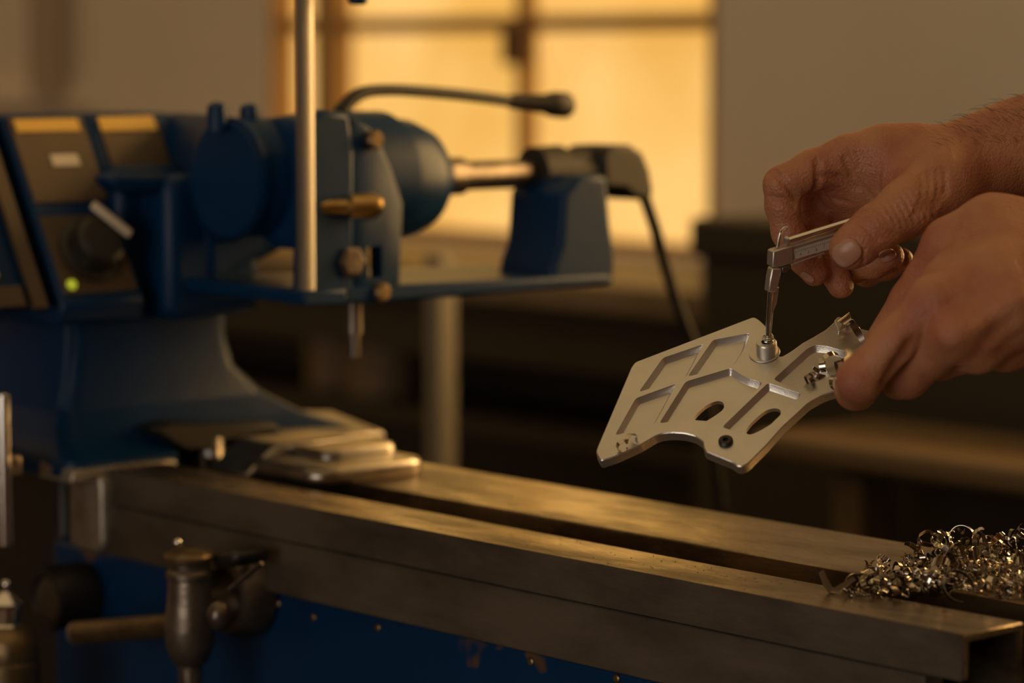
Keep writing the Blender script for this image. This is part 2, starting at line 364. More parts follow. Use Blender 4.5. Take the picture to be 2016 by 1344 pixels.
# screws and rust pits on the blue casting below the rail
for px, py in ((548,1188),(618,1215),(1046,1302),(1215,1335),(745,1235)):
    q = onp(px, py, 1, 0.004)
    MB().rev((q[0], 0.0055, q[2]), (0,-1,0), [(0,0.0022),(0.0022,0.0020),(0.0027,0.0013)], 12).build('screw_head', 'oldbrass', bed)
# control knob on the front of the casting, below the headstock
kq = onp(150, 1170, 1, -0.004)
kn = MB().rev((kq[0], 0.006, kq[2]), (0,-1,0), [(0,0.0125),(0.004,0.0165),(0.026,0.0175),(0.030,0.0165),(0.030,0.013),(0.027,0.0115),(0.0275,0.0005)], 32).build('clamp_knob', 'dark', bed)
MB().rev((kq[0], -0.0207, kq[2]), (0,-1,0), [(0,0.0115),(0.0012,0.0112),(0.0012,0.0005)], 28).build('knob_disc', 'oldsteel', kn)

# ================================================================== headstock
hs = thing('headstock', 'blue lathe headstock with sloping control console and flared foot', 'headstock', (-0.47, 0.08, -0.03))
def column_ring(z, xr, y0, y1, xl, r):
    return [(x, y, z) for x, y in rrect(xl, xr, y0, y1, r)]
rings = []
for z, xr, y0, y1, xl in ((-0.004,-0.400,-0.022,0.190,-0.56),(0.004,-0.401,-0.021,0.186,-0.56),(0.008,-0.410,-0.018,0.172,-0.56),(0.016,-0.420,-0.013,0.150,-0.56),(0.028,-0.427,-0.007,0.128,-0.56),
                            (0.044,-0.430,-0.002,0.110,-0.56),(0.062,-0.431,0.0,0.105,-0.56),(0.09,-0.431,0.0,0.107,-0.56),(0.13,-0.431,0.0,0.12,-0.56)):
    rings.append(column_ring(z, xr, y0, y1, xl, 0.010))
MB().loft(rings[4:]).build('column', 'blue2', hs, angle=50)
carve(MB().loft(rings[:5]).build('flared_foot', 'blue2', hs, angle=50), MB().box((-0.455, 0.047, -0.02), (-0.38, 0.117, 0.012)))
# blue painted side of the column and its brown bare foot
MB().loft([[(x, y, z) for x, y in rrect(-0.56, -0.4335, -0.0022+dy, 0.006+dy, 0.003)] for z, dy in ((0.026,-0.0055),(0.044,-0.001),(0.062,0.001),(0.13,0.001))]).build('side_plate', 'blue2', hs)
f1 = MB(); f1.hexa([(-0.43,-0.0225,-0.006),(-0.3985,-0.0225,-0.006),(-0.3985,0.046,-0.006),(-0.43,0.046,-0.006)], [(-0.43,-0.0215,0.0035),(-0.3985,-0.0205,0.0012),(-0.3985,0.044,0.0012),(-0.43,0.044,0.0035)])
f1.build('foot', 'edge', hs, bevel=0.0015)
f2 = MB(); f2.hexa([(-0.44,0.118,-0.006),(-0.3985,0.118,-0.006),(-0.3985,0.1905,-0.006),(-0.44,0.1905,-0.006)], [(-0.44,0.120,0.018),(-0.3985,0.120,0.005),(-0.3985,0.188,0.0035),(-0.44,0.182,0.012)])
f2.build('foot', 'edge', hs, bevel=0.0015)
# clamp lug and stud between the feet
MB().prism([onp(px, py, 0, -0.402) for px, py in ((300,845),(340,832),(430,836),(545,832),(555,850),(430,868),(430,888),(365,888))], (-0.02,0,0)).build('clamp_lug', 'dark', hs, bevel=0.002)
sq = onp(390, 930, 2, -0.004)
MB().cyl((sq[0]-0.03, sq[1]+0.03, -0.028), (sq[0]-0.03, sq[1]+0.03, 0.010), 0.0065).build('clamp_stud', 'steel', hs, bevel=0.001)

# console: sloping face running down towards +X
pb = onp(125, 605, 0, -0.405); yb = pb[1]; pt = onp(2, 226, 1, yb)
yr = onp(290, 592, 0, -0.405)[1]
xb, zb, xt, zt_ = -0.405, pb[2], pt[0], pt[2]
con = MB(); con.prism([(xb, yb, zb), (xt, yb, zt_), (xt-0.03, yb, zt_), (xt-0.03, yb, zb-0.012), (xb-0.004, yb, zb-0.010)], (0, yr-yb, 0))
console = con.build('console', 'blue2', hs, bevel=0.003)
su = V3((xt-xb, 0, zt_-zb)); sl = np.linalg.norm(su); su /= sl; sn = np.cross(V3((0,1,0)), su); sn = sn if sn[0] > 0 else -sn
def slope_box(y0, y1, s0, s1, h, name, m, par, lift=0.0, bevel=0.0, x_b=xb, z_b=zb, org=yb):
    p = lambda y, s: V3((x_b, org, z_b)) + V3((0, y, 0)) + su*s + sn*lift
    return MB().prism([p(y0,s0), p(y1,s0), p(y1,s1), p(y0,s1)], sn*h).build(name, m, par, bevel=bevel)
Wc = yr - yb
slope_box(0.05*Wc, 0.93*Wc, 0.06*sl, 0.46*sl, 0.0012, 'lower_panel', 'panel', console, bevel=0.0005)
up_ = slope_box(0.05*Wc, 0.93*Wc, 0.53*sl, 0.98*sl, 0.0012, 'upper_panel', 'panel', console, bevel=0.0005)
slope_box(0.10*Wc, 0.86*Wc, 0.90*sl, 0.965*sl, 0.0008, 'name_strip', 'label', console, lift=0.0012)
slope_box(0.40*Wc, 0.72*Wc, 0.715*sl, 0.775*sl, 0.0008, 'small_label', 'pale', console, lift=0.0012)
kc = V3((xb, yb, zb)) + V3((0, 0.50*Wc, 0)) + su*0.27*sl
MB().rev(kc, sn, [(0,0.0185),(0.003,0.0185),(0.004,0.0150),(0.014,0.0135),(0.016,0.011),(0.016,0.0005)], 32).build('dial_knob', 'dark', console)
kdir = su*0.55 + V3((0,-0.5,0)); kdir /= np.linalg.norm(kdir); kp = np.cross(sn, kdir)
kt = kc + sn*0.016 + su*0.010 + V3((0,0.008,0))
MB().prism([kt+kdir*a+kp*b for a, b in ((-0.013,-0.0026),(0.013,-0.0026),(0.013,0.0026),(-0.013,0.0026))], sn*0.003).build('pointer', 'pale', console, bevel=0.0012)
lc = V3((xb, yb, zb)) + V3((0, 0.16*Wc, 0)) + su*0.105*sl + sn*0.001
MB().ball(lc, 0.0030, axis=sn).build('indicator_lamp', 'led', console)
# second, shorter console bay
y2 = onp(335, 300, 0, -0.44)[1]
xm, zm = xb + (xt-xb)*0.66, zb + (zt_-zb)*0.66
c2 = MB(); c2.prism([(xm, yr-0.002, zm), (xt, yr-0.002, zt_), (xt-0.05, yr-0.002, zt_), (xt-0.05, yr-0.002, zm-0.02), (xm-0.008, yr-0.002, zm-0.02)], (0, y2-yr+0.022, 0))
bay = c2.build('console_bay', 'blue2', hs, bevel=0.004)
slope_box(0.006, y2-yr+0.004, 0.02*sl, 0.30*sl, 0.0012, 'bay_panel', 'panel', bay, x_b=xm, z_b=zm, org=yr)
slope_box(0.006, y2-yr+0.002, 0.235*sl, 0.31*sl, 0.001, 'bay_strip', 'label', bay, lift=0.0012, x_b=xm, z_b=zm, org=yr)
# third bay, nearest the operator: lower panel with small push buttons
pq = onp(70, 600, 1, yb-0.004)
c3 = MB(); sh = V3((-0.004, 0, 0.0))
c3.prism([V3((xb, yb-0.004, zb))+sh, V3((xt, yb-0.004, zt_))+sh, V3((xt-0.03, yb-0.004, zt_))+sh, V3((xt-0.03, yb-0.004, zb-0.012))+sh], (0, -0.055, 0))
side = c3.build('button_bay', 'blue2', hs, bevel=0.003)
slope_box(-0.018, -0.010, 0.0, 0.98*sl, 0.003, 'rib', 'panel', side, lift=-0.001)
slope_box(-0.052, -0.022, 0.02*sl, 0.12*sl, 0.002, 'foot_strip', 'panel', side, lift=-0.001)
for k in range(4):
    MB().ball(V3((xb, yb, zb)) + V3((0, -0.036, 0)) + su*(0.18+0.095*k)*sl, 0.0034, axis=sn).build('push_button', 'pale', side)
# round motor drum under the bay
hx0 = -0.352; yh0 = onp(408, 350, 0, -0.352)[1]; hz = onp(420, 352, 0, hx0)[2]; hr = 118*np.dot(onp(420, 352, 0, hx0)-CAM, FW)/FPX
MB().rev((hx0, 0, hz), (0,1,0), [(yh0+0.011, hr*0.95), (yh0+0.014, hr), (onp(575,350,0,hx0)[1], hr), (onp(580,350,0,hx0)[1], hr*0.9)], 48).build('transmission_housing', 'blue2', hs)
def xzring(c, r, n=40): return [(c[0]+r*math.cos(2*math.pi*k/n), c[1], c[2]+r*math.sin(2*math.pi*k/n)) for k in range(n)]
cA = onp(352, 350, 0, -0.462); rA = 128*np.dot(cA-CAM, FW)/FPX
MB().loft([xzring(cA+V3((-0.01,-0.006,0)), rA*0.9), xzring(cA, rA), xzring((hx0-0.03, (cA[1]+yh0)/2+0.004, (cA[2]+hz)/2), (rA+hr)/2*1.01), xzring((hx0, yh0+0.012, hz), hr*0.995)]).build('cone_housing', 'blue2', hs, angle=60)
MB().rev((hx0, yh0, hz), (0,1,0), [(0.013,hr*0.9),(0.0135,hr*1.025),(0.018,hr*1.025),(0.0185,hr*0.9)], 48).build('flange_rim', 'blue2', hs)
MB().prism([onp(px, py, 0, -0.40) for px, py in ((400,380),(590,380),(590,480),(540,505),(470,540),(450,600),(400,600))], (-0.04,0,0)).build('belly', 'blue2', hs, bevel=0.008, seg=3)
MB().box((-0.455, yr+0.012, 0.075), (-0.402, 0.106, hz)).build('housing_neck', 'blue2', hs, bevel=0.008, seg=3)
MB().prism([onp(px, py, 0, -0.408) for px, py in ((214,350),(240,340),(300,343),(360,341),(388,352),(384,378),(330,382),(240,380))], (-0.02,0,0)).build('glow_shape', 'blue2', hs, bevel=0.004)  # added piece shaped after a warm reflection, in body paint
MB().box((-0.47, yr-0.002, 0.075), (-0.428, 0.075, onp(330, 325, 0, -0.43)[2])).build('console_back', 'blue2', hs, bevel=0.006)

# ================================================================== spindle unit: axis parallel to Y, carried by a blue bracket
AX, = (-0.335,)
a0 = onp(860, 348, 0, AX); AZ = a0[2]
def ay(px): return onp(px, 345, 0, AX)[1]
def rp(px, n): return n * (np.dot(onp(px, 345, 0, AX) - CAM, FW)) / FPX
sp = thing('spindle_unit', 'dark blue spindle gearbox with shaft and bearing block in a U-shaped bracket', 'spindle unit', (AX, 0.12, -0.02))
prof = [(545,100),(550,120),(556,130),(600,136),(690,136),(745,134),(752,122),(792,116),(826,98),(848,70),(860,50),(866,46),(866,38)]
MB().rev((AX, 0, AZ), (0,1,0), [(ay(p), rp(p, r)) for p, r in prof], 48).build('gearbox', 'blue2', sp)
MB().rev((AX, 0, AZ), (0,1,0), [(ay(860), rp(860,38)),(ay(905),rp(905,37)),(ay(915),rp(915,29)),(ay(1060),rp(1060,28))], 32).build('shaft', 'oldsteel', sp)
MB().rev((AX, 0, AZ), (0,1,0), [(ay(1046), rp(1046,40)),(ay(1048),rp(1048,52)),(ay(1098),rp(1098,54)),(ay(1104),rp(1104,44)),(ay(1190),rp(1190,44)),(ay(1194),rp(1194,30))], 32).build('bearing_sleeve', 'rubber', sp)
pl = MB(); pl.prism([onp(px, py, 0, AX+0.016) for px, py in ((1188,300),(1200,287),(1245,285),(1268,300),(1282,335),(1290,380),(1280,396),(1250,390),(1232,374),(1190,372))], (-0.034,0,0))
pl.build('plug_housing', 'rubber', sp, bevel=0.004)
XB = -0.294
MB().prism([onp(px, py, 0, XB) for px, py in ((600,570),(1195,540),(1210,545),(1208,560),(740,597),(600,600))], (-0.105,0,0)).build('bracket_base', 'blue2', sp, bevel=0.002)
MB().prism([onp(px, py, 0, XB+0.002) for px, py in ((599,572),(684,568),(684,600),(599,602))], (-0.02,0,0)).build('corner_block', 'blue2', sp, bevel=0.0015)
MB().prism([onp(px, py, 0, XB) for px, py in ((604,232),(640,216),(690,222),(700,300),(698,590),(600,598),(602,420))], (-0.012,0,0)).build('bracket_plate', 'blue2', sp, bevel=0.003)
carve(MB().prism([onp(px, py, 0, XB-0.002) for px, py in ((690,226),(740,258),(772,330),(795,400),(792,480),(788,590),(690,596))], (-0.010,0,0)).build('bracket_web', 'blue2', sp, bevel=0.002), MB().prism([onp(px, py, 0, XB+0.004) for px, py in ((736,488),(766,484),(768,546),(740,550))], (-0.03,0,0)))
MB().prism([onp(px, py, 0, XB-0.004) for px, py in ((1112,380),(1145,345),(1196,345),(1204,440),(1212,500),(1210,562),(1085,565),(1092,520),(1106,480))], (-0.046,0,0)).build('bracket_leg', 'blue2', sp, bevel=0.003)
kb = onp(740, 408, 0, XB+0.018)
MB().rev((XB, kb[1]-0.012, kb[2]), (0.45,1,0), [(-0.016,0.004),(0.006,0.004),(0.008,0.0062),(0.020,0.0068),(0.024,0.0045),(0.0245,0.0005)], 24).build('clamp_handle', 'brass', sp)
for px, py, r, m in ((690,516,0.0085,'oldsteel'),(735,275,0.005,'oldbrass'),(800,330,0.0055,'oldsteel'),(846,335,0.0055,'oldsteel'),(750,575,0.005,'oldbrass')):
    q = onp(px, py, 0, XB if px < 790 else AX+0.022)
    MB().rev(q + V3((-0.002,0,0)), (1,0,0), [(0,r),(0.004,r),(0.0055,r*0.75),(0.0056,0.0003)], 6 if r > 0.006 else 16).build('bolt', m, sp)
tb = onp(632, 350, 0, XB-0.004); MB().rev(tb, (0.2,1,0), [(-0.01,0.0028),(0.004,0.0030),(0.006,0.002)], 14).build('pin', 'oldsteel', sp)
# bolt under the bracket
bq = onp(697, 600, 0, XB-0.02); MB().rev((XB-0.02, bq[1], bq[2]+0.003), (0,0,-1), [(0,0.0045),(0.018,0.0045),(0.018,0.0032),(0.030,0.003)], 16).build('hanging_bolt', 'oldsteel', sp)
# curved locking lever with dark grip
lv = [onp(px, py, 0, AX) for px, py in ((672,222),(690,198),(720,181),(770,177),(830,180),(900,186),(960,193),(1010,200))]
MB().tube(smooth_path(lv, 6), [0.0032+0.0012*max(0,1-i/14) for i in range(43)], 14).build('lever', 'dark', sp)
g0 = onp(1000, 199, 0, AX); g1 = onp(1122, 208, 0, AX); gl = np.linalg.norm(g1-g0)
MB().rev(g0, g1-g0, [(0,0.0030),(0.003,0.0042),(gl*0.62,0.0056),(gl*0.66,0.0066),(gl*0.74,0.0073),(gl*0.93,0.0073),(gl*0.985,0.0058),(gl,0.002)], 24).build('lever_grip', 'rubber', sp)
for px, py in ((428,212),(492,215)):
    q = onp(px, py, 0, hx0); MB().rev((hx0, q[1], q[2]-0.012), (0,0,1), [(0,0.0056),(0.010,0.0056),(0.0135,0.0050),(0.0150,0.002)], 16).build('oil_plug', 'blue2', sp)
# cable from the plug
cb = [onp(1268, 385, 0, AX), onp(1290, 450, 0, AX), onp(1312, 530, 0, AX-0.01), onp(1338, 610, 0, AX-0.02), onp(1368, 690, 0, AX-0.03), onp(1395, 800, 0, AX-0.04), onp(1420, 1000, 0, AX-0.05)]
tag(MB().tube(smooth_path(cb, 8), 0.0036, 12).build('power_cable', 'rubber'), 'dark cable hanging down from the plug at the end of the spindle', 'cable')
# upright steel bar bolted to the bracket corner
b0 = onp(603, 566, 0, XB+0.006)
hb = 0.0037
br = MB(); br.loft([[(b0[0]+x, b0[1]+y, z) for x, y in rrect(-hb*0.8, hb*0.8, -hb, hb, 0.0006, 2)] for z in (b0[2]-0.0012, 0.55)])
bar = tag(br.build('upright_bar', 'bar'), 'tall square bright steel bar standing upright on the blue bracket corner', 'bar')
hx = pix(705, -6, 1.42)
hang = thing('hanging_hook', 'small dark blue rounded hook end hanging above the lever', 'hook', hx)
MB().rev(hx, -ZZ, [(-0.05,0.0022),(-0.004,0.0024),(-0.002,0.0046),(0.002,0.005),(0.0038,0.0034),(0.004,0.0003)], 20).build('tip', 'blue2', hang)
MB().cyl(hx+V3((0,0,0.04)), hx+V3((0,0,0.35)), 0.002).build('cord', 'rubber', hang)
MB().cyl((b0[0], b0[1], 0.46), hx+V3((0,0,0.349)) , 0.004).build('arm', 'oldsteel', hang)

# ================================================================== tool rest block lying across the bed
tr_ = thing('tool_rest', 'polished steel tool rest slide lying across the bed rails', 'tool rest', (-0.31, 0.09, 0.0))
def plan(x0, x1, y0, y1, r, z, k=1.0): return [(x0+(x1-x0)/2+(x-(x0+x1)/2)*k, (y0+y1)/2+(y-(y0+y1)/2)*k, z) for x, y in rrect(x0, x1, y0, y1, r, 7)]
MB().loft([plan(-0.338,-0.276,0.045,0.121,0.014,z,k) for z, k in ((-0.0002,0.97),(0.0012,1.0),(0.0062,0.985),(0.0076,0.955))]).build('slide_base', 'toolsteel', tr_, angle=50)
MB().loft([plan(-0.345,-0.305,0.074,0.124,0.009,z,k) for z, k in ((0.0070,1.0),(0.0108,0.98),(0.0122,0.94))]).build('slide_top', 'toolsteel', tr_, angle=50)
MB().prism([onp(px, py, 0, -0.335) for px, py in ((484,938),(546,873),(692,858),(694,872),(566,888),(512,944))], (-0.035,0,0)).build('clamp_strap', 'toolsteel', tr_, bevel=0.002)
for z in (0.0030, 0.0050): MB().loft([plan(-0.338,-0.276,0.045,0.121,0.014,zz,k) for zz, k in ((z-0.0004,0.992),(z-0.0003,1.004),(z+0.0003,1.003),(z+0.0004,0.99))]).build('groove', 'oldbrass', tr_)

# ================================================================== lubricator, oil cup, guide rod at the left
lu = thing('lubricator', 'old oily steel grease valve with side lever on the blue casting', 'valve', onp(375, 1344, 1, -0.04))
lq = onp(372, 1085, 1, -0.04); L0 = V3((lq[0], -0.04, 0)); pxm = np.dot(lq-CAM, FW)/FPX
def lz(py): return onp(375, py, 1, -0.04)[2]
MB().rev(L0, ZZ, [(lz(1344)-0.03, 24*pxm),(lz(1310),24*pxm),(lz(1300),36*pxm),(lz(1270),48*pxm),(lz(1230),50*pxm),(lz(1180),44*pxm),(lz(1140),42*pxm),(lz(1136),46*pxm),(lz(1126),46*pxm),(lz(1120),40*pxm),(lz(1108),41*pxm)], 36).build('valve_body', 'oldsteel', lu)
MB().rev(L0, ZZ, [(lz(1110),38*pxm),(lz(1103),47*pxm),(lz(1094),49*pxm),(lz(1088),46*pxm),(lz(1082),20*pxm),(lz(1081),0.0004)], 36).build('cap', 'oldbrass', lu)
MB().ball(onp(350, 1068, 1, -0.046), 0.0022).build('cap_bead', 'chrome', lu)
e0 = onp(320, 1232, 1, -0.04); e1 = onp(150, 1246, 1, -0.046)
ln = np.linalg.norm(e1-e0)
MB().rev(e0, e1-e0, [(-0.02,24*pxm),(ln*0.98,25*pxm),(ln,23*pxm),(ln,15*pxm),(ln-0.008,14*pxm),(ln-0.008,0.0003)], 28).build('lever_tube', 'oldbrass', lu)
MB().rev(e0, e1-e0, [(ln-0.002,25.4*pxm),(ln+0.0004,24.5*pxm),(ln+0.0004,17*pxm),(ln-0.002,16*pxm)], 28).build('tube_rim', 'edge', lu)
MB().rev((L0[0]-0.008, -0.001, lz(1190)), (0,-1,0), [(-0.003,0.022),(0.008,0.0215),(0.013,0.0185),(0.013,0.014),(0.007,0.012),(0.007,0.0004)], 36).build('mounting_flange', 'oldsteel', lu)
MB().cyl((L0[0]+0.002, -0.04, lz(1210)), (L0[0]-0.006, -0.004, lz(1200)), 0.009).build('neck', 'oldsteel', lu)
MB().ball(onp(430, 1212, 1, -0.055), 0.0055, squash=1.3).build('wing_screw', 'oldsteel', lu)
MB().cyl(onp(452,1160,1,-0.045), onp(516,1108,1,-0.045), 0.0012).build('split_pin', 'oldsteel', lu)
MB().prism([onp(px, py, 1, -0.03) for px, py in ((412,1092),(450,1080),(468,1094),(456,1118),(420,1120))], (0,0.022,0)).build('lug', 'dark', lu, bevel=0.003)
oc = thing('oil_cup', 'tarnished brass oil cup with small finial at the lathe corner', 'oil cup', onp(14, 1344, 1, -0.07) )
O0 = onp(12, 1150, 1, -0.07); om = np.dot(O0-CAM, FW)/FPX
def oz(py): return onp(12, py, 1, -0.07)[2]
Oc = V3((O0[0], -0.07, 0))
MB().rev(Oc, ZZ, [(oz(1344)-0.10,64*om),(oz(1344),64*om),(oz(1300),63*om),(oz(1298),61*om),(oz(1296),62*om),(oz(1255),58*om),(oz(1238),46*om),(oz(1230),30*om)], 36).build('cup_body', 'oldbrass', oc)
MB().rev(Oc, ZZ, [(oz(1240),28*om),(oz(1232),30*om),(oz(1226),24*om),(oz(1196),24*om),(oz(1194),32*om),(oz(1186),33*om),(oz(1176),22*om),(oz(1164),9*om),(oz(1160),9*om)], 28).build('neck', 'chrome', oc)
MB().ball(V3((Oc[0],Oc[1],oz(1150))), 10*om).build('finial', 'chrome', oc)
gp = onp(8, 900, 1, -0.06); gm = np.dot(gp-CAM, FW)/FPX
gr = thing('guide_rod', 'thin polished guide rod standing upright beside the oil cup', 'rod', onp(8, 1075, 1, -0.06))
MB().rev((gp[0], gp[1], 0), ZZ, [(onp(8,1075,1,-0.06)[2], 11*gm),(onp(8,1072,1,-0.06)[2], 14*gm),(onp(8,778,1,-0.06)[2], 13*gm),(onp(8,775,1,-0.06)[2], 10*gm)], 24).build('rod', 'chrome', gr)
MB().box((gp[0]-0.08, gp[1]-0.006, 0.0), (gp[0]-0.001, gp[1]+0.012, 0.012)).build('clamp_arm', 'oldsteel', gr, bevel=0.002)
MB().box((gp[0]-0.08, gp[1], 0.0), (gp[0]-0.066, 0.004, 0.012)).build('clamp_arm', 'oldsteel', gr, bevel=0.002)

# ================================================================== machined aluminium plate
PN = camvec(-0.15, 0.70, 0.70); PN /= np.linalg.norm(PN)
PP = pix(1440, 780, 1.18)
PU = RT - PN*np.dot(RT, PN); PU /= np.linalg.norm(PU); PV = np.cross(PN, PU)
def pl2(x, y): q = onplane(x, y, PP, PN) - PP; return (np.dot(q, PU), np.dot(q, PV))
def pl3(a, b, h=0.0): return PP + PU*a + PV*b + PN*h
def zx(pts): return [(1140 + a/3.36, 590 + b/3.36) for a, b in pts]
def inpoly(p, poly):
    c = False; j = len(poly)-1
    for i in range(len(poly)):
        if (poly[i][1] > p[1]) != (poly[j][1] > p[1]) and p[0] < (poly[j][0]-poly[i][0])*(p[1]-poly[i][1])/(poly[j][1]-poly[i][1]) + poly[i][0]: c = not c
        j = i
    return c
def ccw(poly):
    a = sum(poly[i][0]*poly[(i+1) % len(poly)][1]-poly[(i+1) % len(poly)][0]*poly[i][1] for i in range(len(poly)))
    return poly if a > 0 else poly[::-1]
def rounded(poly, r, n=4):
    out = []; m = len(poly)
    for i in range(m):
        p0, p1, p2 = (np.array(poly[(i+k) % m]) for k in (-1, 0, 1))
        d0 = p0-p1; d2 = p2-p1; l0 = np.linalg.norm(d0); l2 = np.linalg.norm(d2)
        rr = min(r, l0*0.45, l2*0.45); a = p1+d0/l0*rr; b = p1+d2/l2*rr
        for k in range(n+1):
            t = k/n; out.append(tuple(a*(1-t)**2 + p1*2*t*(1-t) + b*t*t))
    return out
def inset(poly, d):
    m = len(poly); out = []
    for i in range(m):
        p0, p1, p2 = (np.array(poly[(i+k) % m]) for k in (-1, 0, 1))
        e0 = p1-p0; e2 = p2-p1
        if np.linalg.norm(e0) < 1e-9 or np.linalg.norm(e2) < 1e-9: out.append(tuple(p1)); continue
        e0 /= np.linalg.norm(e0); e2 /= np.linalg.norm(e2)
        n0 = np.array([-e0[1], e0[0]]); n2 = np.array([-e2[1], e2[0]]); nn = n0+n2; l = np.linalg.norm(nn)
        nn = nn/l if l > 1e-6 else n0
        out.append(tuple(p1 + nn*d/max(0.5, np.dot(nn, n0))))
    return out
outline_px = zx([(370,410),(1100,131),(1155,110),(1190,130),(1228,166),(1292,262),(1322,372),(1345,372),(1400,340),(1480,282),(1560,238),(1640,190),(1692,140),(1722,120),(1756,132),(1800,175),(1960,210),(2080,300),(2040,420),(1920,510),(1780,580),(1690,602),(1610,630),(1520,680)]) + \
    [(1539,842),(1510,875),(1473,912),(1461,918),(1451,917),(1443,910),(1389,888),(1386,882),(1384,869),(1369,858),(1348,852.6),(1324,851),(1304,853),(1292,857),(1258,877),(1216,896),(1183,907),(1178,899),(1173,889),(1177,877)] + zx([(345,445)])
OUT = ccw([pl2(*p) for p in outline_px])
OUT = rounded(OUT, 0.0012, 3)
pockets_px = [
    [(395,610),(555,383),(825,292),(708,512)],
    [(718,507),(885,265),(1132,218),(1090,330),(1030,425),(1000,442)],
    [(237,896),(375,650),(648,552),(505,812),(470,842)],
    [(530,817),(705,540),(1005,450),(1060,488),(1130,522),(1218,548),(930,826),(850,802),(740,794),(640,800)],
    [(945,842),(1250,548),(1475,622),(1230,862),(1190,895),(1140,903),(1060,880)],
    [(1285,525),(1510,322),(1560,298),(1640,305),(1770,342),(1775,365),(1440,600)]]
slots_px = [
    [(752,775),(790,794),(850,765),(930,712),(955,680),(945,648),(905,641),(840,668),(775,725)],
    [(1100,848),(1130,861),(1200,832),(1290,775),(1328,730),(1325,698),(1285,688),(1225,708),(1150,770),(1108,820)]]
POCK = []
for k, p in enumerate(pockets_px):
    POCK.append(rounded(ccw([pl2(*q) for q in zx(p)]), 0.0016, 4))
SLOT = []
for p in slots_px:
    q = [V3((*pl2(*t), 0)) for t in zx(p)]; SLOT.append(ccw([(t[0], t[1]) for t in smooth_path(q, 4, True)]))
PT, PD = 0.0046, 0.0027
def fill(outer, holes, h, up=True):
    vs = [Vector(p) for p in outer]; es = []; n = len(outer); es += [(i, (i+1) % n) for i in range(n)]
    for hl in holes:
        o = len(vs); vs += [Vector(p) for p in hl]; m = len(hl); es += [(o+i, o+(i+1) % m) for i in range(m)]
    rv, re, rf, *_ = delaunay_2d_cdt(vs, es, [], 0, 1e-7)
    fs = []
    for f in rf:
        c = sum((rv[i] for i in f), Vector((0, 0)))/len(f)
        if inpoly(c, outer) and not any(inpoly(c, hl) for hl in holes): fs.append(tuple(f) if up else tuple(f)[::-1])
    return [pl3(p[0], p[1], h) for p in rv], fs
def wall(mb, loops):
    n = len(loops[0][0]); vs = [pl3(p[0], p[1], h) for lp, h in loops for p in lp]
    mb.add(vs, [(k*n+i, k*n+(i+1) % n, (k+1)*n+(i+1) % n, (k+1)*n+i) for k in range(len(loops)-1) for i in range(n)])
pb_ = MB()
rim = inset(OUT, 0.0004)
pb_.add(*fill(rim, POCK, 0.0))
wall(pb_, [(rim, 0.0), (OUT, -0.0004)])
for k, P in enumerate(POCK):
    i1 = inset(P, 0.00025); i2 = inset(P, 0.0013); i3 = inset(P, 0.0017)
    wall(pb_, [(P, 0.0), (i1, -0.0003), (i2, -PD+0.0003), (i3, -PD)])
    hol = [SLOT[k-3]] if k in (3, 4) else []
    pb_.add(*fill(i3, hol, -PD))
pb_.add(*fill(OUT, SLOT, -PT, False))
plate = thing('machined_plate', 'bead-blasted aluminium plate with milled pockets, slots and a shaft boss', 'machined plate', pl3(0, 0, -PT))
body = pb_.build('plate_body', 'alu', plate, angle=28)
se = MB(); wall(se, [(OUT, -0.0004), (OUT, -PT)]); se.build('plate_edge', 'aluedge', plate, angle=28)
for S in SLOT:
    sw = MB(); wall(sw, [(S, -PD), (S, -PT)]); sw.build('slot_wall', 'aluedge', plate)
# boss with bore and the lug behind it
bc = pl2(1510, 697); bcw = pl3(bc[0], bc[1], -0.001)
bs = MB().rev(bcw, PN*0.75 + ZZ*0.35, [(-0.003,0.0046),(0.0066,0.0044),(0.0071,0.0040),(0.0071,0.0021),(0.0015,0.0020),(0.0015,0.0002)], 32).build('boss', 'alu', plate)
ang = np.linspace(0, 2*math.pi, 25)[:-1]
MB().prism([pl3(bc[0]+0.0066*math.cos(a)-0.001, bc[1]+0.0060*math.sin(a)+0.0008, 0.0001) for a in ang], PN*0.0005).build('boss_pad', 'alu', plate, bevel=0.0003)
MB().prism([onplane(px, py, pl3(*pl2(1512, 684)), camvec(0.35,0.3,1)) for px, py in ((1496,680),(1507,660),(1516,652),(1520,655),(1529,678),(1533,702),(1500,708))], camvec(-0.3,0,-1)*0.0016).build('lug', 'alu', plate, bevel=0.0003)
sc_ = pl2(1429, 870)
MB().rev(pl3(*sc_, -0.0005), PN, [(0,0.0031),(0.0016,0.0030),(0.0022,0.0024),(0.0022,0.0012),(0.0010,0.0011),(0.0010,0.0002)], 24).build('screw', 'dark', plate)
# raised ear at the upper right
MB().rev(pl3(*pl2(1676, 640), -0.003), PV*0.8+PU*0.45+PN*0.2, [(-0.010,0.0040),(0.001,0.0040),(0.0014,0.0036),(0.0014,0.0022),(-0.004,0.002),(-0.004,0.0002)], 24).build('ear_tube', 'alu', plate)
MB().prism([pl3(*pl2(px, py), -0.001) for px, py in ((1642,634),(1650,626),(1664,628),(1668,650),(1650,658))], PN*0.0022).build('ear', 'alu', plate, bevel=0.0006)

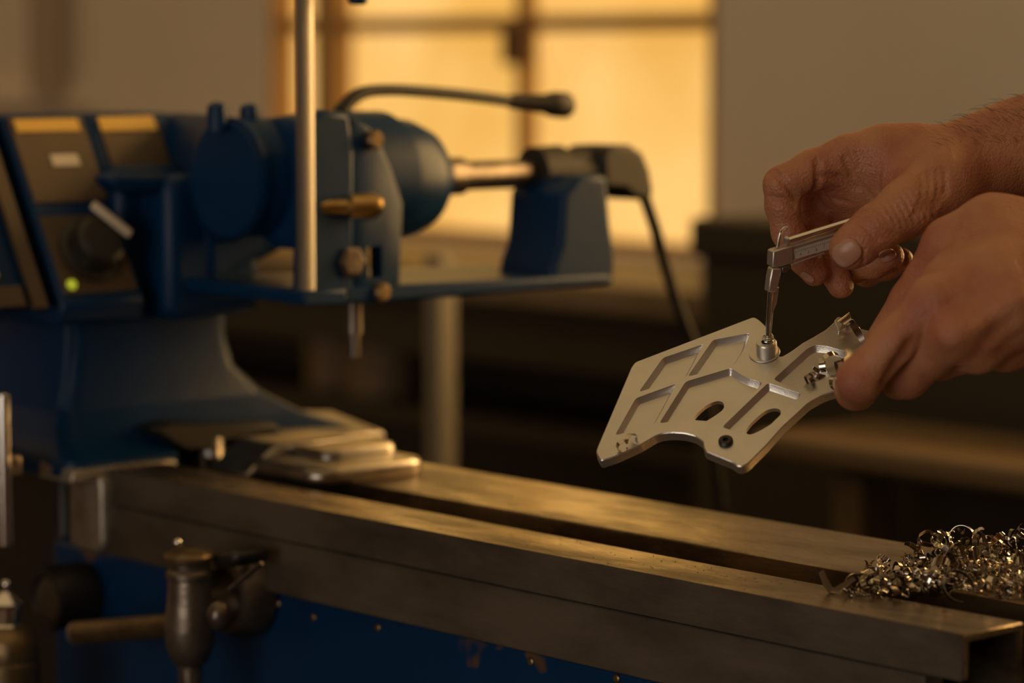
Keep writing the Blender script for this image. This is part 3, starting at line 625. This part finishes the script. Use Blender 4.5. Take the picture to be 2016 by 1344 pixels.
# ================================================================== caliper
cu = camvec(0.92, 0.30, -0.25); cu /= np.linalg.norm(cu)
cj = camvec(-0.05, -1.0, -0.20); cj /= np.linalg.norm(cj)
ce = np.cross(cu, cj); ce /= np.linalg.norm(ce)
ce = ce if np.dot(ce, FW) > 0 else -ce
CP0 = pix(1530, 505, 1.176)
def cal(px, py, off=0.0): return onplane(px, py, CP0 + ce*off, ce)
def z9(pts): return [(1495 + a/9.6, 425 + b/9.6) for a, b in pts]
def calp(pts, name, m, par, off=0.0, t=0.008, bevel=0.0004, seg=2): return MB().prism([cal(a, b, off) for a, b in z9(pts)], ce*t).build(name, m, par, bevel=bevel, seg=seg)
ca = thing('caliper', 'small steel caliper with engraved scale held between thumb and fingers', 'caliper', cal(1507, 690))
calp([(262,672),(600,560),(640,590),(655,880),(420,960),(245,968)], 'head', 'steel', ca, t=0.0062, bevel=0.0009, seg=3)
calp([(600,580),(2400,30),(2440,240),(655,835)], 'beam', 'steel', ca, off=0.0012, t=0.0036)
calp([(660,640),(1560,360),(1560,560),(680,815)], 'scale_plate', 'scale', ca, off=0.0008, t=0.0006, bevel=0.0)
gl_ = MB(); g0 = cal(*z9([(545,475)])[0], 0.001); g1 = cal(*z9([(2300,-80)])[0], 0.001)
gl_.rev(g0, g1-g0, [(-0.0008,0.0012),(0,0.0016),(np.linalg.norm(g1-g0),0.0016)], 20); gl_.build('slide_tube', 'chrome', ca)
MB().rev(g0+cj*-0.0006, g1-g0, [(-0.0016,0.0012),(-0.0014,0.0019),(-0.0002,0.0019),(0,0.0014)], 20).build('tube_cap', 'steel', ca)
MB().tube([cal(*z9([p])[0], 0.0008) for p in ((560,440),(1000,280),(1500,120),(1580,118),(1575,160))], 0.00032, 8).build('edge_glint', 'chrome', ca)  # added bright wire that draws the glint along the top edge
calp([(600,905),(1240,690),(1245,712),(610,935)], 'lower_rib', 'steel', ca, off=0.001, t=0.002, bevel=0.0002)
calp([(430,970),(600,915),(615,990),(520,1060),(430,1075)], 'thumb_wheel', 'oldsteel', ca, off=0.001, t=0.003)
calp([(245,985),(430,990),(395,1180),(330,1440),(175,1440),(205,1180)], 'jaw', 'steel', ca, off=0.0004, t=0.0050, bevel=0.0006)
# two slim rods going down into the bore, and the blade beside them
jb = cal(1517, 572, 0.003); tip = bcw + PN*0.002
MB().cyl(jb + cj*-0.004, tip, 0.00125, 0.0011, 20).build('depth_rod', 'chrome', ca)
MB().cyl(jb + cj*-0.004 + camvec(0.0016,0,-0.0014), tip + camvec(0.0010,0.002,-0.0022), 0.0007, 0.0006, 14).build('guide_wire', 'chrome', ca)
MB().prism([cal(px, py, 0.0045) for px, py in ((1524,572),(1534,565),(1529,598),(1521,616))], ce*0.0009).build('blade', 'steel', ca)
hk = [cal(*z9([p])[0], 0.0032) for p in ((345,600),(365,470),(390,360),(415,290),(460,235),(500,210),(535,205))]
MB().tube(smooth_path(hk, 5), [0.0008-0.00045*i/30 for i in range(31)], 10).build('hook_jaw', 'chrome', ca)
# engraved graduations and figures
def calz(a, b, off): return cal(1495 + a/9.6, 425 + b/9.6, off)
for k in range(22):
    a = 690 + k*36; top = 655 - (a-690)*0.295 + 8; ln_ = 46 if k % 5 == 0 else 26
    MB().prism([calz(a-3, top, 0.0007), calz(a+3, top-1, 0.0007), calz(a+5, top+ln_, 0.0007), calz(a-1, top+ln_, 0.0007)], ce*0.00012).build('graduation', 'ink', ca)
def glyph(txt, at, size, name):
    cu_ = bpy.data.curves.new('t', 'FONT'); cu_.body = txt; cu_.size = size; cu_.align_x = 'CENTER'
    ob = bpy.data.objects.new('t', cu_); COL.objects.link(ob); bpy.context.view_layer.update()
    me = bpy.data.meshes.new_from_object(ob.evaluated_get(bpy.context.evaluated_depsgraph_get()))
    mb = MB(); mb.add([at + cu*v.co.x - cj*v.co.y - ce*0.0001 for v in me.vertices], [tuple(p.vertices) for p in me.polygons])
    bpy.data.objects.remove(ob); bpy.data.curves.remove(cu_); bpy.data.meshes.remove(me)
    return mb.build(name, 'ink', ca, smooth=False)
for t, a, b in (('4',775,745),('5',925,702),('6',1075,658),('7',1215,616)):
    glyph(t, calz(a, b, 0.0007), 0.0015, 'scale_figure')

# ================================================================== the person's two hands (camera-space distance field)
def cone_d(P, a, b, ra, rb):
    ba = b - a; l2 = np.dot(ba, ba) + 1e-12
    t = np.clip(((P - a) @ ba)/l2, 0, 1).astype(np.float32)
    d = P - a - t[..., None]*ba.astype(np.float32)
    return np.sqrt((d*d).sum(-1)) - (ra + (rb-ra)*t)
def smin(a, b, k):
    h = np.clip(0.5 + 0.5*(b-a)/k, 0, 1); return b + (a-b)*h - k*h*(1-h)
class Hand:
    def __init__(s): s.palm = []; s.fingers = []; s.marks = []
    def chain(s, pts): return [(camsp(*p[:3]), p[3]/1000.0) for p in pts]
    def field(s, P, marks=True):
        d = None
        for pts, k in s.palm:
            for (a, ra), (b, rb) in zip(pts[:-1], pts[1:]):
                c = cone_d(P, a, b, ra, rb); d = c if d is None else smin(d, c, k)
        ff = None
        for pts in s.fingers:
            fd = None
            for (a, ra), (b, rb) in zip(pts[:-1], pts[1:]):
                c = cone_d(P, a, b, ra, rb); fd = c if fd is None else smin(fd, c, 0.0022)
            ff = fd if ff is None else smin(ff, fd, 0.0010)
        d = smin(d, ff, 0.0055)
        return d
    def hits(s, pts):
        dr = np.array([camsp(x, y, 1.0) for x, y in pts]); ln = np.linalg.norm(dr, axis=1); t = np.full(len(dr), 1.03)
        for _ in range(60):
            dd = s.field((dr*t[:, None]).astype(np.float32), False); t = np.minimum(t + np.where(np.abs(dd) < 1e-5, 0, dd*0.95)/ln, 1.6)
        return [h if k < 1.5 else None for h, k in zip(dr*t[:, None], t)]
    def crease(s, pts, w_=0.7, amp=0.55):
        hs_ = [h for h in s.hits(pts) if h is not None]
        for a, b in zip(hs_[:-1], hs_[1:]):
            if np.linalg.norm(a-b) < 0.02: s.marks.append((a, b, w_*1.25/1000, amp*1.9/1000))
    def add_marks(s, P, d):
        lo, hi = P.min(0), P.max(0)
        for a, b, w_, amp in s.marks:
            if np.any(np.maximum(a, b) + 2.6*w_ < lo) or np.any(np.minimum(a, b) - 2.6*w_ > hi): continue
            ba = b-a; t = np.clip(((P-a) @ ba)/(np.dot(ba, ba)+1e-12), 0, 1)
            q = P-a-t[:, None]*ba; d = d + amp*np.exp(-(q*q).sum(-1)/(w_*w_))
        return d
    def mesh(s, lo, hi, h):
        lo = np.array(lo, float); B = 8
        nb = [int(math.ceil((hi[i]-lo[i])/(h*B))) for i in range(3)]; nx, ny, nz = (n*B for n in nb)
        ctr = np.stack(np.meshgrid(*[(np.arange(n)+0.5)*B*h - h*0.5 for n in nb], indexing='ij'), -1).reshape(-1, 3) + lo
        dc = np.concatenate([s.field(ctr[i:i+20000].astype(np.float32), False) for i in range(0, len(ctr), 20000)])
        D = np.repeat(np.repeat(np.repeat(dc.reshape(nb), B, 0), B, 1), B, 2).astype(np.float32)
        act = np.argwhere((np.abs(dc) < (B*h*0.87 + 2*h + 0.0026)).reshape(nb))
        loc = np.stack(np.meshgrid(*[np.arange(B)]*3, indexing='ij'), -1).reshape(-1, 3)
        for i in range(0, len(act), 24):
            ii = (act[i:i+24, None, :]*B + loc[None]).reshape(-1, 3)
            P = (ii*h + lo).astype(np.float32)
            D[ii[:,0], ii[:,1], ii[:,2]] = s.add_marks(P, s.field(P, False))
        S = D < 0
        cs = [(i, j, k) for i in (0,1) for j in (0,1) for k in (0,1)]
        sub = lambda A, c: A[c[0]:nx-1+c[0], c[1]:ny-1+c[1], c[2]:nz-1+c[2]]
        cnt = sum(sub(S, c).astype(np.int8) for c in cs); act = (cnt > 0) & (cnt < 8)
        idx = np.full(act.shape, -1, np.int64); I = np.argwhere(act); idx[act] = np.arange(len(I))
        acc = np.zeros((len(I), 3)); n = np.zeros(len(I))
        vals = {c: D[I[:,0]+c[0], I[:,1]+c[1], I[:,2]+c[2]] for c in cs}
        for c in cs:
            for ax in range(3):
                if c[ax] == 0:
                    e = list(c); e[ax] = 1; e = tuple(e); a, b = vals[c], vals[e]; m = (a < 0) != (b < 0)
                    t = np.where(m, a/np.where(m, a-b, 1), 0); p = np.tile(np.array(c, float), (len(I), 1)); p[:, ax] += t
                    acc[m] += p[m]; n[m] += 1
        Vv = (I + acc/n[:, None])*h + np.array(lo)
        fs = []
        for ax in range(3):
            b1, b2 = (ax+1) % 3, (ax+2) % 3
            sl0 = [slice(1, -1)]*3; sl0[ax] = slice(0, -1); sl1 = [slice(1, -1)]*3; sl1[ax] = slice(1, None)
            A, B = S[tuple(sl0)], S[tuple(sl1)]; E = np.argwhere(A != B)
            if not len(E): continue
            flip = A[E[:,0], E[:,1], E[:,2]]
            E = E + np.array([0 if i == ax else 1 for i in range(3)])
            def cell(o1, o2):
                q = E.copy(); q[:, b1] += o1; q[:, b2] += o2; return idx[q[:,0], q[:,1], q[:,2]]
            q = np.stack([cell(-1,-1), cell(0,-1), cell(0,0), cell(-1,0)], 1)
            q[~flip] = q[~flip][:, ::-1]; fs.append(q)
        return Vv, np.concatenate(fs)
def cam2world(Vv): return CAM + Vv[:, 0:1]*RT + Vv[:, 1:2]*UP + Vv[:, 2:3]*FW

RH = Hand(); K = 0.010
c_ = RH.chain
RH.palm = [
    (c_([(2420,150,1.235,33),(2200,225,1.222,27),(1990,297,1.212,19),(1925,312,1.210,16.5)]), K),
    (c_([(2200,240,1.24,25),(1990,312,1.238,18),(1925,318,1.236,16)]), K),
    (c_([(1940,298,1.208,12),(1800,298,1.204,9.6),(1735,298,1.203,9.0),(1668,309,1.203,8.3)]), K),
    (c_([(1940,300,1.222,12),(1800,303,1.221,9.8),(1660,313,1.225,8.3)]), K),
    (c_([(1940,306,1.237,12),(1800,313,1.238,10),(1672,334,1.246,8.2)]), K),
    (c_([(1940,320,1.246,12),(1820,340,1.252,10),(1702,362,1.262,7.8)]), K),
    (c_([(1900,350,1.238,14),(1800,390,1.250,13),(1740,400,1.256,11)]), K),
    (c_([(1920,335,1.203,15),(1850,362,1.188,13.5),(1790,404,1.176,11.0)]), K),
    (c_([(1860,330,1.198,10),(1760,345,1.200,7),(1712,332,1.205,5.5)]), 0.012),
    (c_([(1800,330,1.215,11),(1715,352,1.228,9)]), K),
    (c_([(1725,343,1.205,9.5),(1652,338,1.2075,8.8)]), 0.006),
    (c_([(1735,378,1.210,10.5),(1656,372,1.2155,9.3)]), 0.006),
    (c_([(1750,412,1.218,11),(1670,410,1.225,9)]), 0.006),
    (c_([(1750,402,1.242,13),(1650,396,1.243,12)]), K),
    (c_([(1760,420,1.246,11),(1668,405,1.246,10)]), K)]
RH.fingers = [
    c_([(1790,404,1.176,11.0),(1722,452,1.1705,10.2),(1690,478,1.170,9.2),(1673,490,1.170,8.6)]),
    c_([(1668,309,1.203,8.4),(1600,334,1.201,8.5),(1541,364,1.199,8.0),(1540,405,1.200,7.1),(1552,458,1.202,6.9),(1585,510,1.2035,6.6),(1604,537,1.204,5.7)]),
    c_([(1660,313,1.225,8.4),(1588,388,1.228,8.2),(1604,450,1.224,7.2),(1630,512,1.218,6.8),(1655,562,1.213,5.6)]),
    c_([(1672,334,1.246,8.2),(1622,420,1.248,7.8),(1680,524,1.226,7.0),(1722,516,1.217,6.6),(1754,504,1.212,5.7)]),
    c_([(1702,362,1.262,7.6),(1655,450,1.262,7.2),(1706,534,1.242,6.5),(1745,523,1.232,6.1),(1774,512,1.226,5.4)])]
cr = RH.crease
cr([(1520,337),(1543,356),(1568,390)], 1.1, 1.7)
cr([(1518,388),(1542,392),(1564,406)], 0.8, 1.1)
cr([(1609,318),(1611,345),(1604,376)], 1.1, 1.8)
cr([(1614,346),(1650,350),(1685,370),(1718,394)], 1.1, 1.6)
cr([(1662,312),(1678,345),(1716,390)], 1.0, 1.4)
cr([(1618,376),(1634,405),(1646,436)], 1.3, 2.0)
cr([(1640,392),(1668,398),(1700,412)], 0.9, 0.6); cr([(1650,425),(1690,412),(1712,405)], 1.0, 0.8)
for dx in (0, 10, 20, 31, 42): cr([(1672+dx*1.3,298+dx*0.1),(1690+dx*1.0,330),(1716+dx*0.35,376)], 0.7, 0.75)
for t in (0, 9, 20, 31, 40): cr([(1668+t,434-t*0.8),(1690+t,436-t*0.55),(1712+t*1.0,455-t*0.3),(1724+t,472-t*0.2)], 0.7, 0.75)
for t in (0, 14, 30, 44): cr([(1815+t,345-t*0.3),(1818+t,385-t*0.2),(1800+t*0.9,425-t*0.3)], 1.0, 0.7)
for t in range(8): cr([(1736+t*12,396-t*5),(1752+t*12,420-t*4),(1766+t*12,450-t*3)], 0.6, 0.38)
cr([(1575,440),(1600,447)], 0.7, 0.5)
cr([(1640,470),(1668,466),(1700,492),(1698,520)], 0.7, 0.35)
vR, fR = RH.mesh(camsp(1480,700,1.2)*[1,1,0]+[0,0,1.148], camsp(2330,60,1.25)*[1,1,0]+[0,0,1.284], 0.00068)

LH = Hand(); c_ = LH.chain; K = 0.010
LH.palm = [
    (c_([(2500,470,1.21,32),(2330,510,1.17,26),(2130,530,1.128,19)]), K),
    (c_([(2330,560,1.18,24),(2130,575,1.140,17)]), K),
    (c_([(2130,500,1.125,14),(1960,545,1.112,10.5),(1838,592,1.106,9.3)]), 0.007),
    (c_([(2130,530,1.122,13),(1990,600,1.104,10),(1880,655,1.098,9.4)]), 0.007),
    (c_([(2130,560,1.125,13),(2010,630,1.109,9.5),(1926,686,1.107,8.8)]), 0.007),
    (c_([(2130,590,1.132,13),(2050,650,1.120,10),(1982,684,1.120,8.6)]), 0.007),
    (c_([(2100,470,1.135,16),(1955,452,1.140,12.5),(1872,482,1.146,10.5)]), K),
    (c_([(1960,500,1.128,14),(1880,560,1.124,11),(1835,600,1.118,8)]), K),
    (c_([(2080,560,1.140,16),(1980,620,1.135,14),(1920,640,1.135,12)]), K)]
LH.fingers = [
    c_([(1872,482,1.146,10.5),(1798,594,1.158,9.6),(1748,668,1.166,8.6)]),
    c_([(1838,592,1.106,9.2),(1762,672,1.106,8.5),(1692,748,1.108,8.9),(1683,768,1.130,7.6),(1688,772,1.155,7.0),(1690,764,1.176,5.8)]),
    c_([(1880,655,1.098,9.2),(1835,700,1.110,8.4),(1786,742,1.122,8.4),(1770,748,1.146,7.4),(1755,740,1.172,5.9)]),
    c_([(1926,686,1.107,8.6),(1852,708,1.135,8.0),(1820,712,1.158,7.0),(1800,700,1.178,5.8)]),
    c_([(1982,684,1.120,8.4),(1925,694,1.142,7.2),(1880,690,1.160,6.4)])]
cl = LH.crease
cl([(1792,680),(1768,718),(1742,756)], 1.9, 2.4)
for t in (0, 10, 20): cl([(1680+t*0.6,722-t),(1705+t*0.8,738-t),(1728+t,752-t)], 0.9, 0.30)
# tendons and knuckles stand proud
def ridge(H, pts, w_, amp):
    hh = H.hits(pts)
    for a, b in zip(hh[:-1], hh[1:]): H.marks.append((a, b, w_/1000, -amp/1000))
ridge(LH, [(1868,672),(1930,640),(2005,590)], 3.2, 1.0)
ridge(LH, [(1905,712),(1950,680),(2012,636)], 3.0, 0.9)
ridge(LH, [(1838,600),(1900,575),(1990,530)], 4.0, 0.8)
ridge(LH, [(1862,664),(1872,668)], 5.0, 1.2)
ridge(LH, [(1926,560),(1965,600),(2014,560)], 1.6, 0.45)
vL, fL = LH.mesh(camsp(1530,860,1.2)*[1,1,0]+[0,0,1.078], camsp(2330,330,1.15)*[1,1,0]+[0,0,1.225], 0.0009)

allv = np.concatenate([cam2world(vR), cam2world(vL)]); allf = np.concatenate([fR, fL + len(vR)])
pbase = np.array([0.25, 0.25, 0.1])
me = bpy.data.meshes.new('person'); me.from_pydata((allv - pbase).tolist(), [], allf.tolist()); me.materials.append(MT['skin']); me.update()
bm = bmesh.new(); bm.from_mesh(me)
bmesh.ops.smooth_vert(bm, verts=bm.verts, factor=0.5, use_axis_x=True, use_axis_y=True, use_axis_z=True)
bm.to_mesh(me); bm.free(); me.shade_smooth()
person = bpy.data.objects.new('person', me); COL.objects.link(person); person.location = pbase; BASE['person'] = pbase
tag(person, 'bare right hand holding the caliper and left hand gripping the aluminium plate', 'person')

def nail(H, cx, cy, ax, ay_, ang, name='nail', lift=0.00035):
    n, m = 9, 24; pts = []; ca_, sa = math.cos(math.radians(ang)), math.sin(math.radians(ang))
    ring = []; q = []; rs = []
    for i in range(n+1):
        for j in range(m):
            r = i/n; t = 2*math.pi*j/m; ex = 0.75
            u = math.copysign(abs(math.cos(t))**ex, math.cos(t))*ax*r; v = math.copysign(abs(math.sin(t))**ex, math.sin(t))*ay_*r
            q.append((cx + u*ca_ - v*sa, cy + u*sa + v*ca_)); rs.append(r)
    for h, r in zip(H.hits(q), rs):
        if h is None: return
        lf = lift*(1 - 1.1*max(0, r-0.86)/0.14); ring.append(h*(1 - lf/np.linalg.norm(h)))
    fs = [(i*m+j, i*m+(j+1) % m, (i+1)*m+(j+1) % m, (i+1)*m+j) for i in range(n) for j in range(m)]
    mb = MB(); mb.add(cam2world(np.array(ring)), fs)
    o = mb.build(name, 'nail', person, angle=80)
    s = o.modifiers.new('solid', 'SOLIDIFY'); s.thickness = 0.0005; s.offset = 0
    return o
nail(RH, 1667, 498, 29, 25, 143)
nail(RH, 1590, 546, 15, 7, 32)
nail(RH, 1747, 503, 17, 12, -16)
def sleeve(a, b, ra, rb):
    A = cam2world(a[None])[0]; B = cam2world(b[None])[0]; l = np.linalg.norm(B-A)
    MB().rev(A, B-A, [(0.004,ra*0.90),(0,ra),(0.0,ra*1.06),(0.012,ra*1.09),(0.030,ra*1.08),(0.032,ra*1.02),(0.05,ra*1.10),(l*0.6,rb*1.06),(l,rb),(l+0.02,rb*0.7),(l+0.024,0.002)], 36).build('sleeve', 'sleeve', person)
sleeve(camsp(2240,225,1.232), camsp(3300,-60,1.30), 0.0435, 0.058)
sleeve(camsp(2240,545,1.158), camsp(3300,470,1.34), 0.039, 0.056)
# short hairs along the forearm and wrist
hb_ = MB()
rng = random.Random(3)
hp = []
for k in range(240):
    px = rng.uniform(1850, 2030); hp.append((px, rng.uniform(200, 300) - (px-1850)*0.12))
for h in RH.hits(hp):
    if h is None: continue
    e = 1e-4; f4 = RH.field(np.concatenate([h[None], h+np.eye(3)*e]), False)
    g = f4[1:]-f4[0]; g = g/(np.linalg.norm(g)+1e-12)
    tdir = np.array([-0.8+rng.uniform(-.4,.4), 0.3+rng.uniform(-.5,.5), 0]); tdir -= g*np.dot(tdir, g); tdir /= np.linalg.norm(tdir)
    L_ = rng.uniform(0.003, 0.007)
    pts = [h - g*0.0004, h + tdir*L_*0.5 + g*L_*0.25, h + tdir*L_ + g*L_*0.3]
    W = cam2world(np.array(pts)); hb_.tube(list(W), [0.00006,0.00005,0.00002], 3)
ho = hb_.build('arm_hair', mat('dark_hair', (0.03,0.015,0.008), 0.5), person); ho['kind'] = 'stuff'

# ================================================================== swarf
def curl(rad, width, turns, pitch, n, thick=0.00012, taper=0.6, wob=0.0, rng=random):
    """a curled strip of swarf as a thin solid ribbon around local Z"""
    vs, fs = [], []
    for i in range(n+1):
        t = i/n; a = 2*math.pi*turns*t; r = rad*(1 + wob*math.sin(3*a+1)); w_ = width*(1-taper*abs(2*t-1)**2)/2
        c, s_ = math.cos(a), math.sin(a); z = pitch*turns*t
        for rr, zz in ((r, z-w_), (r, z+w_), (r+thick, z+w_), (r+thick, z-w_)): vs.append((rr*c, rr*s_, zz))
    for i in range(n):
        for k in range(4): fs.append((i*4+k, i*4+(k+1) % 4, (i+1)*4+(k+1) % 4, (i+1)*4+k))
    fs += [(3,2,1,0), (n*4, n*4+1, n*4+2, n*4+3)]
    return np.array(vs), fs
def rot(rx, ry, rz):
    return np.array((Matrix.Rotation(rz,3,'Z') @ Matrix.Rotation(ry,3,'Y') @ Matrix.Rotation(rx,3,'X')))
R5 = random.Random(11)
protos = []
for k in range(14):
    v, f = curl(R5.uniform(0.0020,0.0046), R5.uniform(0.0018,0.0038), R5.uniform(0.22,0.8), R5.uniform(0.0005,0.004), 14, wob=R5.uniform(0,0.25))
    me = bpy.data.meshes.new('shaving'); me.from_pydata(v.tolist(), [], f); me.materials.append(MT['chip' if k % 3 else 'chip2']); me.shade_smooth(); me.set_sharp_from_angle(angle=math.radians(50)); protos.append((me, v))
def place(me_v, p, r, name, label, cat, group, sc=1.0, rest=None):
    me_, v = me_v; o = bpy.data.objects.new(name, me_); COL.objects.link(o)
    Rm = rot(*r); z0 = (v @ Rm.T)[:, 2].min()*sc
    if rest is not None: p = (p[0], p[1], rest - z0 - 0.0001)
    o.matrix_world = Matrix.Translation(Vector(p)) @ Matrix(Rm.tolist()).to_4x4() @ Matrix.Scale(sc, 4)
    tag(o, label, cat, group); return o
def heap_h(x, y):
    c = onp(1880, 1118, 2, 0.0); ex = (x-0.105)/0.065; ey = (y-0.095)/0.055
    return max(0.0, 0.013*(1-(ex*0.8+ey*-0.1)**2-ey*ey))
GL = 'curled bright metal shaving in the swarf heap on the bed end'
cnt = 0; tries = 0
while cnt < 230 and tries < 4000:
    tries += 1
    px = R5.uniform(1690, 2060); py = R5.uniform(1088, 1185)
    q = onp(px, py, 2, 0.0)
    # heap footprint in picture terms: thin tail at the left, tall at the right
    lo_ = 1175 - max(0, (1760-px))*0.05; hi_ = 1150 - (px-1620)*0.19 if px < 1860 else 1104
    if py > lo_ + 6 or py < hi_: continue
    if not (0.03 < q[1] < 0.137): continue
    core = min(1, (px-1660)/180.0)*min(1, max(0.15, (1192-py)/50.0))
    z = R5.uniform(0, 1)**0.8*0.013*core
    if 0.036 < q[1] < 0.067 and R5.random() < 0.5: z *= 0.6
    place(R5.choice(protos), q, (R5.uniform(0,6.3), R5.uniform(0,6.3), R5.uniform(0,6.3)), 'metal_shaving', GL, 'shaving', 'swarf heap on the bed end', R5.uniform(0.6,1.25), rest=z)
    cnt += 1
# the larger stragglers named by what marks them
def own(px, py, z, r, sc, label, args, m='chip', n=18):
    v, f = curl(*args, n); me = bpy.data.meshes.new('shaving'); me.from_pydata(v.tolist(), [], f); me.materials.append(MT[m]); me.shade_smooth(); me.set_sharp_from_angle(angle=math.radians(50))
    q = onp(px, py, 2, 0.0); return place((me, v), q, r, 'metal_shaving', label, 'shaving', None, sc, rest=z)
def strip(pts, base_px, label, m):
    b = onp(*base_px, 2, 0.0); n = -FW*0.75 + ZZ*0.55
    o = MB().prism([onplane(x, y, b, n) for x, y in pts], n*0.0004).build('metal_shaving', m)
    return tag(o, label, 'shaving')
strip(((1612,1128),(1621,1121),(1629,1138),(1641,1161),(1633,1169),(1620,1152)), (1636,1168), 'pointed bright shaving lying alone at the thin end of the swarf heap', 'chip')
strip(((1634,1168),(1638,1159),(1658,1148),(1679,1134),(1685,1142),(1664,1158)), (1637,1167), 'straight pale shaving leaning beside the lone pointed one', 'chip')
own(1684, 1160, 0.0, (1.5,0.2,1.0), 1, 'arched dark shaving standing up near the thin end of the swarf heap', (0.0048,0.0022,0.6,0.002), 'chip2')
own(1885, 1182, 0.0, (0.9,0.5,0.8), 1, 'large open loop of swarf hanging over the front rail edge', (0.0068,0.0024,0.85,0.001), 'chip2')
own(1830, 1172, 0.001, (0.3,1.4,0.2), 1, 'long straight sliver of swarf across the rail slot', (0.030,0.0014,0.10,0.001), 'chip2')
own(1895, 1108, 0.006, (1.4,0.2,0.3), 1, 'big round curl on the crest of the swarf heap', (0.0052,0.0036,0.85,0.002))
own(1945, 1116, 0.005, (1.3,0.6,1.3), 1, 'thin upright ring curl beside the big curl on the swarf heap', (0.0044,0.0030,0.9,0.001))
# fine swarf and filings: too many to count
fm = MB()
for k in range(900):
    px = R5.uniform(1660, 2050); py = R5.uniform(1100, 1178); q = onp(px, py, 2, 0.0)
    if not (0.005 < q[1] < 0.137) or (0.0345 < q[1] < 0.0685): continue
    if py < 1150-(px-1620)*0.19 and px < 1860: continue
    v, f = curl(R5.uniform(0.0006,0.0018), R5.uniform(0.0004,0.0012), R5.uniform(0.3,0.9), 0.0008, 5)
    core = min(1, (px-1640)/180.0)*min(1, max(0.0, (1180-py)/50.0))
    Rm = rot(R5.uniform(0,6), R5.uniform(0,6), R5.uniform(0,6)); v = v @ Rm.T
    v[:, 2] += -v[:, 2].min() + R5.random()*0.008*core; v[:, :2] += q[:2]
    fm.add(v, f)
fo = fm.build('fine_swarf', 'chip2', angle=50); tag(fo, 'fine crumbled swarf filling the heap between the larger curls', 'swarf'); fo['kind'] = 'stuff'
cm = MB()
for k in range(70):
    x = R5.gauss(0.02, 0.06); y = R5.uniform(0.002, 0.034)
    if not -0.14 < x < 0.16: continue
    s_ = R5.uniform(0.0001, 0.00025); cm.box((x-s_, y-s_, -0.0001), (x+s_*R5.uniform(.5,1.6), y+s_, s_))
fo2 = cm.build('filings', 'edge', smooth=False); tag(fo2, 'scattered tiny metal filings on the front rail top', 'filings'); fo2['kind'] = 'stuff'

# swarf lying on the plate near the gripping hand
def on_plate(px, py, h, args, r, label, m='chip', n=18):
    v, f = curl(*args, n); me = bpy.data.meshes.new('shaving'); me.from_pydata(v.tolist(), [], f); me.materials.append(MT[m]); me.shade_smooth(); me.set_sharp_from_angle(angle=math.radians(50))
    o = bpy.data.objects.new('metal_shaving', me); COL.objects.link(o)
    B = np.stack([PU, PV, PN], 1) @ rot(*r); lowest = (v @ B.T @ PN).min()
    p = pl3(*pl2(px, py), 0.0) + PN*(h - lowest - 0.0001)
    o.matrix_world = Matrix.Translation(Vector(p)) @ Matrix(B.tolist()).to_4x4(); tag(o, label, 'shaving'); return o
on_plate(1636, 715, -PD, (0.0042,0.0030,0.8,0.002), (1.4,0.3,0.2), 'tall looped shaving standing in the plate pocket by the hand')
on_plate(1618, 722, -PD, (0.0034,0.0028,0.9,0.003), (1.3,0.5,1.2), 'round shaving leaning against the tall loop in the pocket')
on_plate(1606, 740, -PD, (0.0030,0.0026,1.1,0.003), (0.9,0.2,2.2), 'small double-coiled shaving at the pocket corner', 'chip2')
on_plate(1650, 738, 0.0, (0.0034,0.0022,1.4,0.0028), (0.2,1.5,0.5), 'spiral shaving lying along the plate edge by the fingers', 'chip2')
on_plate(1590, 757, 0.0, (0.0022,0.0018,1.6,0.0022), (0.2,1.4,0.7), 'dark short spiral shaving near the second slot', 'chip2')
on_plate(1640, 762, 0.0, (0.0030,0.0020,0.8,0.0018), (0.8,1.2,0.3), 'bright shaving tucked under the gripping finger')
on_plate(1686, 665, 0.0, (0.0090,0.0062,0.30,0.001), (1.2,0.2,1.9), 'wide pale shaving ribbon at the plate ear beside the hand')
on_plate(1694, 690, 0.0, (0.0080,0.0030,0.35,0.002), (0.3,1.2,0.6), 'dark narrow ribbon of swarf below the wide one', 'chip2')
on_plate(1226, 884, 0.0, (0.0024,0.0022,0.9,0.001), (1.5,0.1,0.4), 'small flat ring of swarf at the plate corner')
on_plate(1244, 878, 0.0, (0.0040,0.0026,0.45,0.001), (1.2,0.4,1.0), 'bent tongue of swarf beside the flat ring at the plate corner')
# little coil of wire around the depth rod
rd = tip - (jb + cj*-0.004); rl = np.linalg.norm(rd); rdn = rd/rl
a, u, w_ = frame_of(rdn)
cc = onplane(1507, 660, tip, FW)
t_ = np.dot(cc - tip, rdn); cc = tip + rdn*t_
coil = [cc + rdn*(0.0011*(k/40-0.5)*1.6) + (u*math.cos(k*0.36)+w_*math.sin(k*0.36))*0.0023 for k in range(44)]
tag(MB().tube(coil, 0.00026, 8).build('wire_coil', 'chrome'), 'tiny coil of swarf wrapped round the caliper depth rod', 'swarf')
